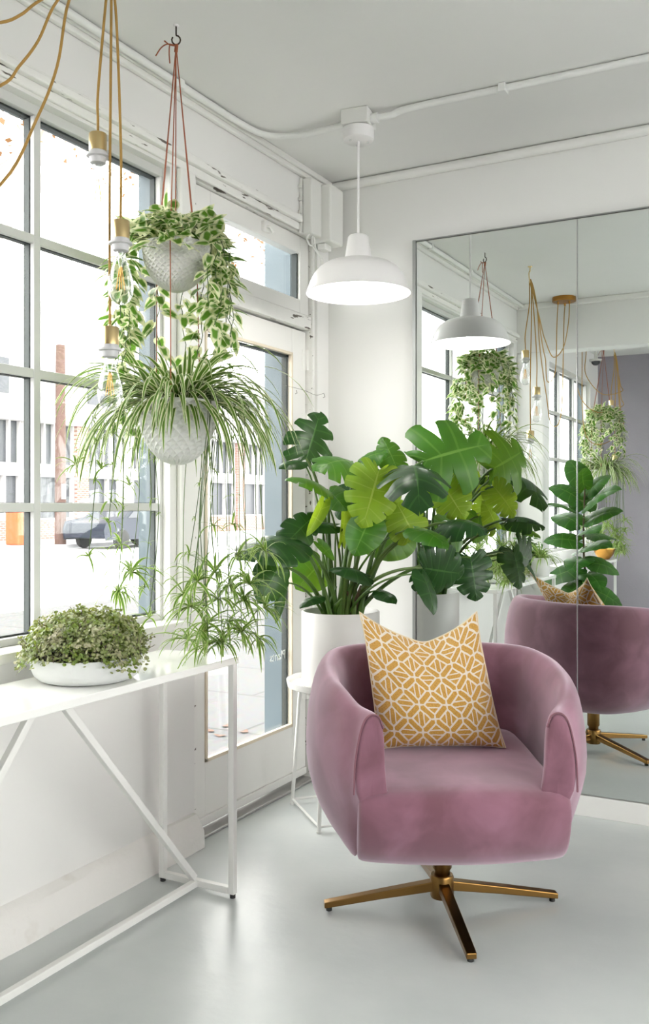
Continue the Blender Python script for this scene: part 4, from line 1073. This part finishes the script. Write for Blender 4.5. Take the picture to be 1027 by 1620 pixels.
def monstera_leaf(parent, base, tip, width, n, m, lobes=6, split=.42, gap=.30, arch=.10, side=.30, fold=.0, seed=0, stalk=True, rows=9, cols=6, name='leaf'):
    rr = random.Random(seed + 100); base = Vector(base); tip = Vector(tip); Yv = tip - base; L = Yv.length; Yv.normalize()
    X = Yv.cross(n).normalized(); Z = X.cross(Yv); mb = MB(); HWd = width / 2
    for s in (-1, 1):
        for k in range(lobes):
            t0, t1 = k / lobes, (k + 1) / lobes; tc = (t0 + t1) / 2; vs = []; uv = []
            tipd = rr.uniform(-.5, 1.0); sp = min(.9, (split + .08) * rr.uniform(.8, 1.3)) if split < .95 else 1; g = gap * .85 * rr.uniform(.5, 1.3)
            for c in range(cols + 1):
                e = c / cols * 2 - 1
                for r_ in range(rows + 1):
                    r = r_ / rows
                    q = max(0, (r - sp) / max(.05, 1 - sp)); q = q * q * (3 - 2 * q) if q < 1 else 1
                    ge = g * q
                    if (k == 0 and e < 0) or (k == lobes - 1 and e > 0): ge *= .15
                    tt = tc + (tc - t0) * e * (1 - ge)
                    # rounded lobe ends
                    rl = r * (1 - (.05 * e ** 6 * q if gap else 0))
                    B = outl(tt); ym = .015 + .90 * tt ** 1.35
                    Mx = Vector((0, ym, 0)); P = Mx.lerp(B, rl)
                    x, y = P.x * HWd, P.y * L
                    yy = P.y
                    z = arch * L * (4 * yy * (1 - yy) if yy > 0 else yy * 1.2)
                    z += -side * HWd * P.x ** 2 + fold * abs(x)
                    z += -.022 * width * abs(e) ** 2 * r + .05 * width * tipd * -q * q
                    z += .012 * width * math.sin(7 * tt + seed) * r
                    vs.append(base + X * (s * x) + Yv * y + Z * z)
                    uv.append((r, k + .5 + .499 * e))
            R_ = rows + 1
            fs = []
            for c in range(cols):
                for r_ in range(rows):
                    f = (c * R_ + r_, (c + 1) * R_ + r_, (c + 1) * R_ + r_ + 1, c * R_ + r_ + 1)
                    fs.append(f if s > 0 else f[::-1])
            mb.add(vs, fs, uv)
    return mb.build(name, m, parent, sharp=0)

def hint(c, u, r): return (-VIEW * c + Vector((0, 0, 1)) * u + RIGHT * r).normalized()
leaves = [
 (484, 727, 3.72, 507, 650, 3.86, .215, (1, .1, .25), 'mon', 5, .26, .52, .04, .2),
 (478, 730, 3.70, 441, 742, 3.64, .075, (.6, .8, 0), 'mon', 4, 1, 0, .1, .4),
 (560, 733, 3.60, 496, 745, 3.44, .21, (.75, .65, 0), 'mon2', 6, .45, .32, .12, .5),
 (570, 730, 3.62, 614, 716, 3.60, .13, (.6, .8, 0), 'mon2', 5, .5, .3, .1, .4),
 (519, 775, 3.60, 451, 759, 3.48, .13, (.38, .9, .1), 'mon2', 5, .6, .2, .1, .4),
 (520, 776, 3.62, 549, 808, 3.50, .11, (.9, .3, 0), 'mon2', 5, 1, 0, .05, .3),
 (513, 792, 3.55, 485, 849, 3.50, .055, (1, 0, .4), 'lime', 4, 1, 0, .05, -.6),
 (541, 860, 3.60, 545, 798, 3.62, .075, (.8, 0, .6), 'lime', 4, 1, 0, .03, -.8),
 (600, 742, 3.44, 573, 836, 3.38, .22, (1, .25, .1), 'lime', 7, .45, .25, .06, .2),
 (652, 737, 3.42, 664, 815, 3.14, .27, (.75, .65, 0), 'mon', 5, .28, .50, .18, .55),
 (668, 730, 3.52, 780, 702, 3.60, .34, (.95, .35, .1), 'mon2', 4, .22, .62, .06, .3),
 (700, 764, 3.60, 736, 822, 3.54, .17, (1, .15, -.2), 'lime', 7, .5, .25, .06, .2),
 (654, 846, 3.46, 624, 790, 3.48, .17, (1, .1, .3), 'lime', 6, .6, .2, .05, .2),
 (642, 842, 3.70, 562, 862, 3.64, .20, (.9, .4, .1), 'mon2', 5, 1, 0, .06, .3),
 (655, 836, 3.40, 710, 868, 3.28, .11, (.45, .9, 0), 'mon2', 5, .8, .2, .1, .4),
 (667, 898, 3.36, 736, 908, 3.42, .22, (1, -.35, .25), 'mon', 7, .40, .30, .03, .2),
 (668, 908, 3.30, 687, 973, 3.24, .10, (.8, 0, .7), 'mon', 4, 1, 0, .06, .3),
 (744, 880, 3.58, 754, 952, 3.56, .18, (1, .15, .1), 'mon', 6, .45, .32, .05, .3),
 (704, 826, 3.50, 772, 844, 3.42, .16, (.45, .9, 0), 'mon', 6, .6, .25, .14, .6),
 (460, 852, 3.50, 376, 886, 3.28, .25, (.50, .85, 0), 'mon', 6, .75, .2, .10, .4),
 (458, 854, 3.50, 503, 811, 3.60, .14, (.9, .2, 0), 'mon', 5, .5, .3, .05, .3),
 (532, 832, 3.60, 471, 841, 3.55, .07, (.6, .7, 0), 'mon', 4, 1, 0, .1, .4),
 (440, 896, 3.45, 409, 955, 3.40, .15, (.85, .2, .4), 'mon', 5, .7, .2, .06, .3),
 (449, 922, 3.50, 436, 987, 3.44, .05, (.8, .2, .6), 'mon', 4, 1, 0, .05, .4),
 (508, 890, 3.76, 468, 932, 3.70, .17, (.9, .2, .2), 'mon2', 5, 1, 0, .05, .3),
 (582, 912, 3.52, 520, 903, 3.47, .09, (.5, .8, 0), 'mon', 5, 1, 0, .12, .5),
 (600, 935, 3.52, 627, 956, 3.46, .075, (.4, .9, 0), 'mon', 4, 1, 0, .12, .4),
 (506, 944, 3.55, 474, 963, 3.49, .06, (.4, .9, 0), 'mon', 4, 1, 0, .12, .4),
 (565, 806, 3.80, 532, 770, 3.86, .17, (1, 0, 0), 'mon', 5, .5, .3, .05, .2),
 (503, 858, 3.55, 529, 887, 3.52, .04, (.7, .4, 0), 'mon2', 4, 1, 0, .05, -.4),
 (585, 822, 3.42, 560, 880, 3.40, .15, (.95, .2, -.2), 'mon2', 5, 1, 0, .06, .3),
 (628, 742, 3.62, 604, 690, 3.68, .12, (1, .2, .2), 'mon2', 5, .6, .2, .05, .2),
]
rr = random.Random(5)
for k, (bx, by, bt, tx, ty, tt, wd, hn, mk, lb, sp, gp, ar, sd_) in enumerate(leaves):
    b, t = W(bx, by, bt), W(tx, ty, tt)
    lfo = monstera_leaf(mo, b, t, wd, hint(*hn), M[mk], lb, sp, gp, ar, sd_, 0, k)
    h = Vector((b.x - SOIL.x, b.y - SOIL.y, 0)); d = h.normalized()
    s = SOIL + d * rr.uniform(.015, .06) + Vector((rr.uniform(-.03, .03), rr.uniform(-.03, .03), 0))
    up = max(.06, b.z - s.z)
    c = s + Vector((h.x * .30, h.y * .30, up * .85 + .02))
    if b.z < s.z + .12: c = s + Vector((h.x * .45, h.y * .45, .13))
    pts = [(s * (1 - f) ** 2 + c * 2 * f * (1 - f) + b * f * f) for f in [i / 14 for i in range(15)]]
    dd = (t - b).normalized(); pts[-1] = b + dd * .004
    r0 = .0105 if wd > .12 else .006
    MB().tube(pts, [r0 * (1 - .55 * i / 14) for i in range(15)], 8).build('leaf_stalk', M['petiole'] if k % 3 else M['stem'], lfo)
for k in range(5):
    a = rr.uniform(0, 6.28); s = SOIL + Vector((.05 * math.cos(a), .05 * math.sin(a), 0)); e = s + Vector((rr.uniform(-.09, .09), rr.uniform(-.09, .02), rr.uniform(.10, .2)))
    MB().tube([s, s.lerp(e, .5) + Vector((0, 0, .02)), e], [.012, .009, .003], 8).build('stem', M['brownstem'] if k % 2 else M['petiole'], mo)

# ================================================================== PLANTS SEEN ONLY IN THE MIRROR
FG = Vector((-1.47, .92, 0))
fg = thing('fiddle_leaf_fig', FG, 'fiddle leaf fig with broad leaves, seen in the mirror past the console table', 'potted plant')
MB().lathe([(0, 0), (.125, 0), (.135, .01), (.15, .27), (.148, .28), (.14, .28), (.136, .24), (0, .24)], FG, 48).build('pot', M['ceramic'], fg)
MB().lathe([(0, .252), (.137, .25)], FG, 32).build('soil', M['soil'], fg)
stem = smooth_path([FG + Vector((0, 0, .25)), FG + Vector((.01, .01, .6)), FG + Vector((-.012, .0, .95)), FG + Vector((.0, .012, 1.34))], 8)
MB().tube(stem, [.011 - .006 * i / (len(stem) - 1) for i in range(len(stem))], 10).build('stem', M['brownstem'], fg)
rr = random.Random(31)
for k in range(21):
    f = k / 20; z = .66 + .68 * f; i = min(int((z - .25) / 1.09 * (len(stem) - 1)), len(stem) - 1); p = stem[i].copy(); p.z = z
    a = k * R(137.5) + rr.uniform(-.3, .3); el = -.45 + 1.15 * f ** 1.4 + rr.uniform(-.15, .15)
    d = Vector((math.cos(a) * math.cos(el), math.sin(a) * math.cos(el), math.sin(el))); L_ = rr.uniform(.22, .30) * (1 if f < .9 else .85)
    b = p + d * .035; n = Vector((-math.cos(a) * math.sin(el) + .35 * rr.uniform(-1, 1), -math.sin(a) * math.sin(el) + .75, math.cos(el)))
    lo = monstera_leaf(fg, b, b + d * L_, L_ * .72, n, M['fig'], 6, 1, 0, .10, .25, .15, 200 + k, rows=6, cols=3)
    MB().tube([p, b + d * .004], .003, 6).build('leaf_stalk', M['stem'], lo)

def cyl_pot(c, r, h, m, t):
    MB().lathe([(0, 0), (r * .9, 0), (r * .93, .004), (r, h - .004), (r * .98, h), (r * .93, h), (r * .92, h - .02), (0, h - .022)], c, 40).build('pot', m, t)
    MB().lathe([(0, h - .018), (r * .915, h - .02)], c, 28).build('soil', M['soil'], t)
c = Vector((-1.675, 1.30, .7485))
t = thing('potted_spider_plant', c, 'spider plant in a small white pot at the mirrored end of the console table', 'potted plant')
cyl_pot(c, .062, .12, M['ceramic'], t); mb = MB()
for i in range(80): arch_leaf(mb, rr, c + Vector((0, 0, .10)), rr.uniform(0, 6.28), rr.uniform(.4, 1.4), rr.uniform(.12, .21), rr.uniform(.008, .012), rr.uniform(.2, .34), 9)
mb.build('foliage', M['spider2'], t, sharp=0)
def bushy(c, label, seed, n, rad, hgt, m, potr, poth):
    rr = random.Random(seed); c = Vector(c); t = thing('potted_ivy', c, label, 'potted plant'); cyl_pot(c, potr, poth, M['ceramic'], t)
    mb = MB(); vn = MB()
    for i in range(n):
        a = rr.uniform(0, 6.28); q = math.sqrt(rr.random()); z = poth + hgt * rr.random() * (1 - q * q * .7) - (.05 * rr.random() if q > .6 else 0)
        p = c + Vector((rad * q * math.cos(a), rad * q * math.sin(a), z)); d = Vector((math.cos(a + rr.gauss(0, .8)), math.sin(a + rr.gauss(0, .8)), rr.uniform(-.8, .5)))
        heart_leaf(mb, p, d, Vector((math.cos(a) * .4, math.sin(a) * .4, .8)), rr.uniform(.03, .05))
        if i % 6 == 0: vn.tube([c + Vector((0, 0, poth - .02)), (c + Vector((0, 0, poth + .05))).lerp(p, .6), p], .0013, 5)
    mb.build('foliage', m, t, sharp=0); vn.build('vine', M['vine'], t)
bushy((-1.83, 1.46, .7485), 'bright green leafy ivy by the window wall on the console, seen in the mirror', 41, 150, .09, .13, M['ivy'], .055, .09)
bushy((-1.79, 1.22, .7485), 'dark green leafy ivy at the far end of the console table, seen in the mirror', 43, 240, .13, .17, M['ivy'], .065, .11)
gb = Vector((-1.70, -.80, .7485))
t = tag(MB().lathe([(0, 0), (.04, 0), (.045, .004), (.075, .04), (.092, .085), (.093, .09), (.089, .088), (.072, .045), (.04, .012), (0, .010)], gb, 40).build('decorative_bowl', M['gold'], None, origin=gb), 'small gold metal bowl on the far console table, seen in the mirror', 'bowl')

# ================================================================== LIGHT, SKY, CAMERA
wd = bpy.data.worlds.new('overcast_sky'); bpy.context.scene.world = wd; wd.use_nodes = True
bg = wd.node_tree.nodes['Background']; bg.inputs[0].default_value = (1., .985, .955, 1); bg.inputs[1].default_value = 3.2
ld = bpy.data.lights.new('lamp_bulb_light', 'POINT'); ld.energy = 1.3; ld.color = (1, .96, .9); ld.shadow_soft_size = .03
lo = bpy.data.objects.new('lamp_bulb_light', ld); C.objects.link(lo); lo.location = LP + Vector((0, 0, 2.005)); 

cam = bpy.data.cameras.new('camera'); co = bpy.data.objects.new('camera', cam); C.objects.link(co)
co.location = (0, 0, HC); co.rotation_euler = (R(90), 0, YAW)
cam.sensor_fit = 'VERTICAL'; cam.sensor_height = 36; cam.lens = 1470 / 1620 * 36; cam.shift_y = -12 / 1620
cam.clip_start = .05; cam.clip_end = 300
sc = bpy.context.scene; sc.camera = co
sc.view_settings.view_transform = 'Standard'; sc.view_settings.look = 'None'; sc.view_settings.gamma = 1; sc.view_settings.use_curve_mapping = False
sc.view_settings.exposure = 1.5
cy = sc.cycles
cy.use_denoising = True
cy.max_bounces = 14; cy.diffuse_bounces = 8; cy.glossy_bounces = 6; cy.transmission_bounces = 6; cy.transparent_max_bounces = 24
cy.sample_clamp_indirect = 8; cy.caustics_reflective = False; cy.caustics_refractive = False
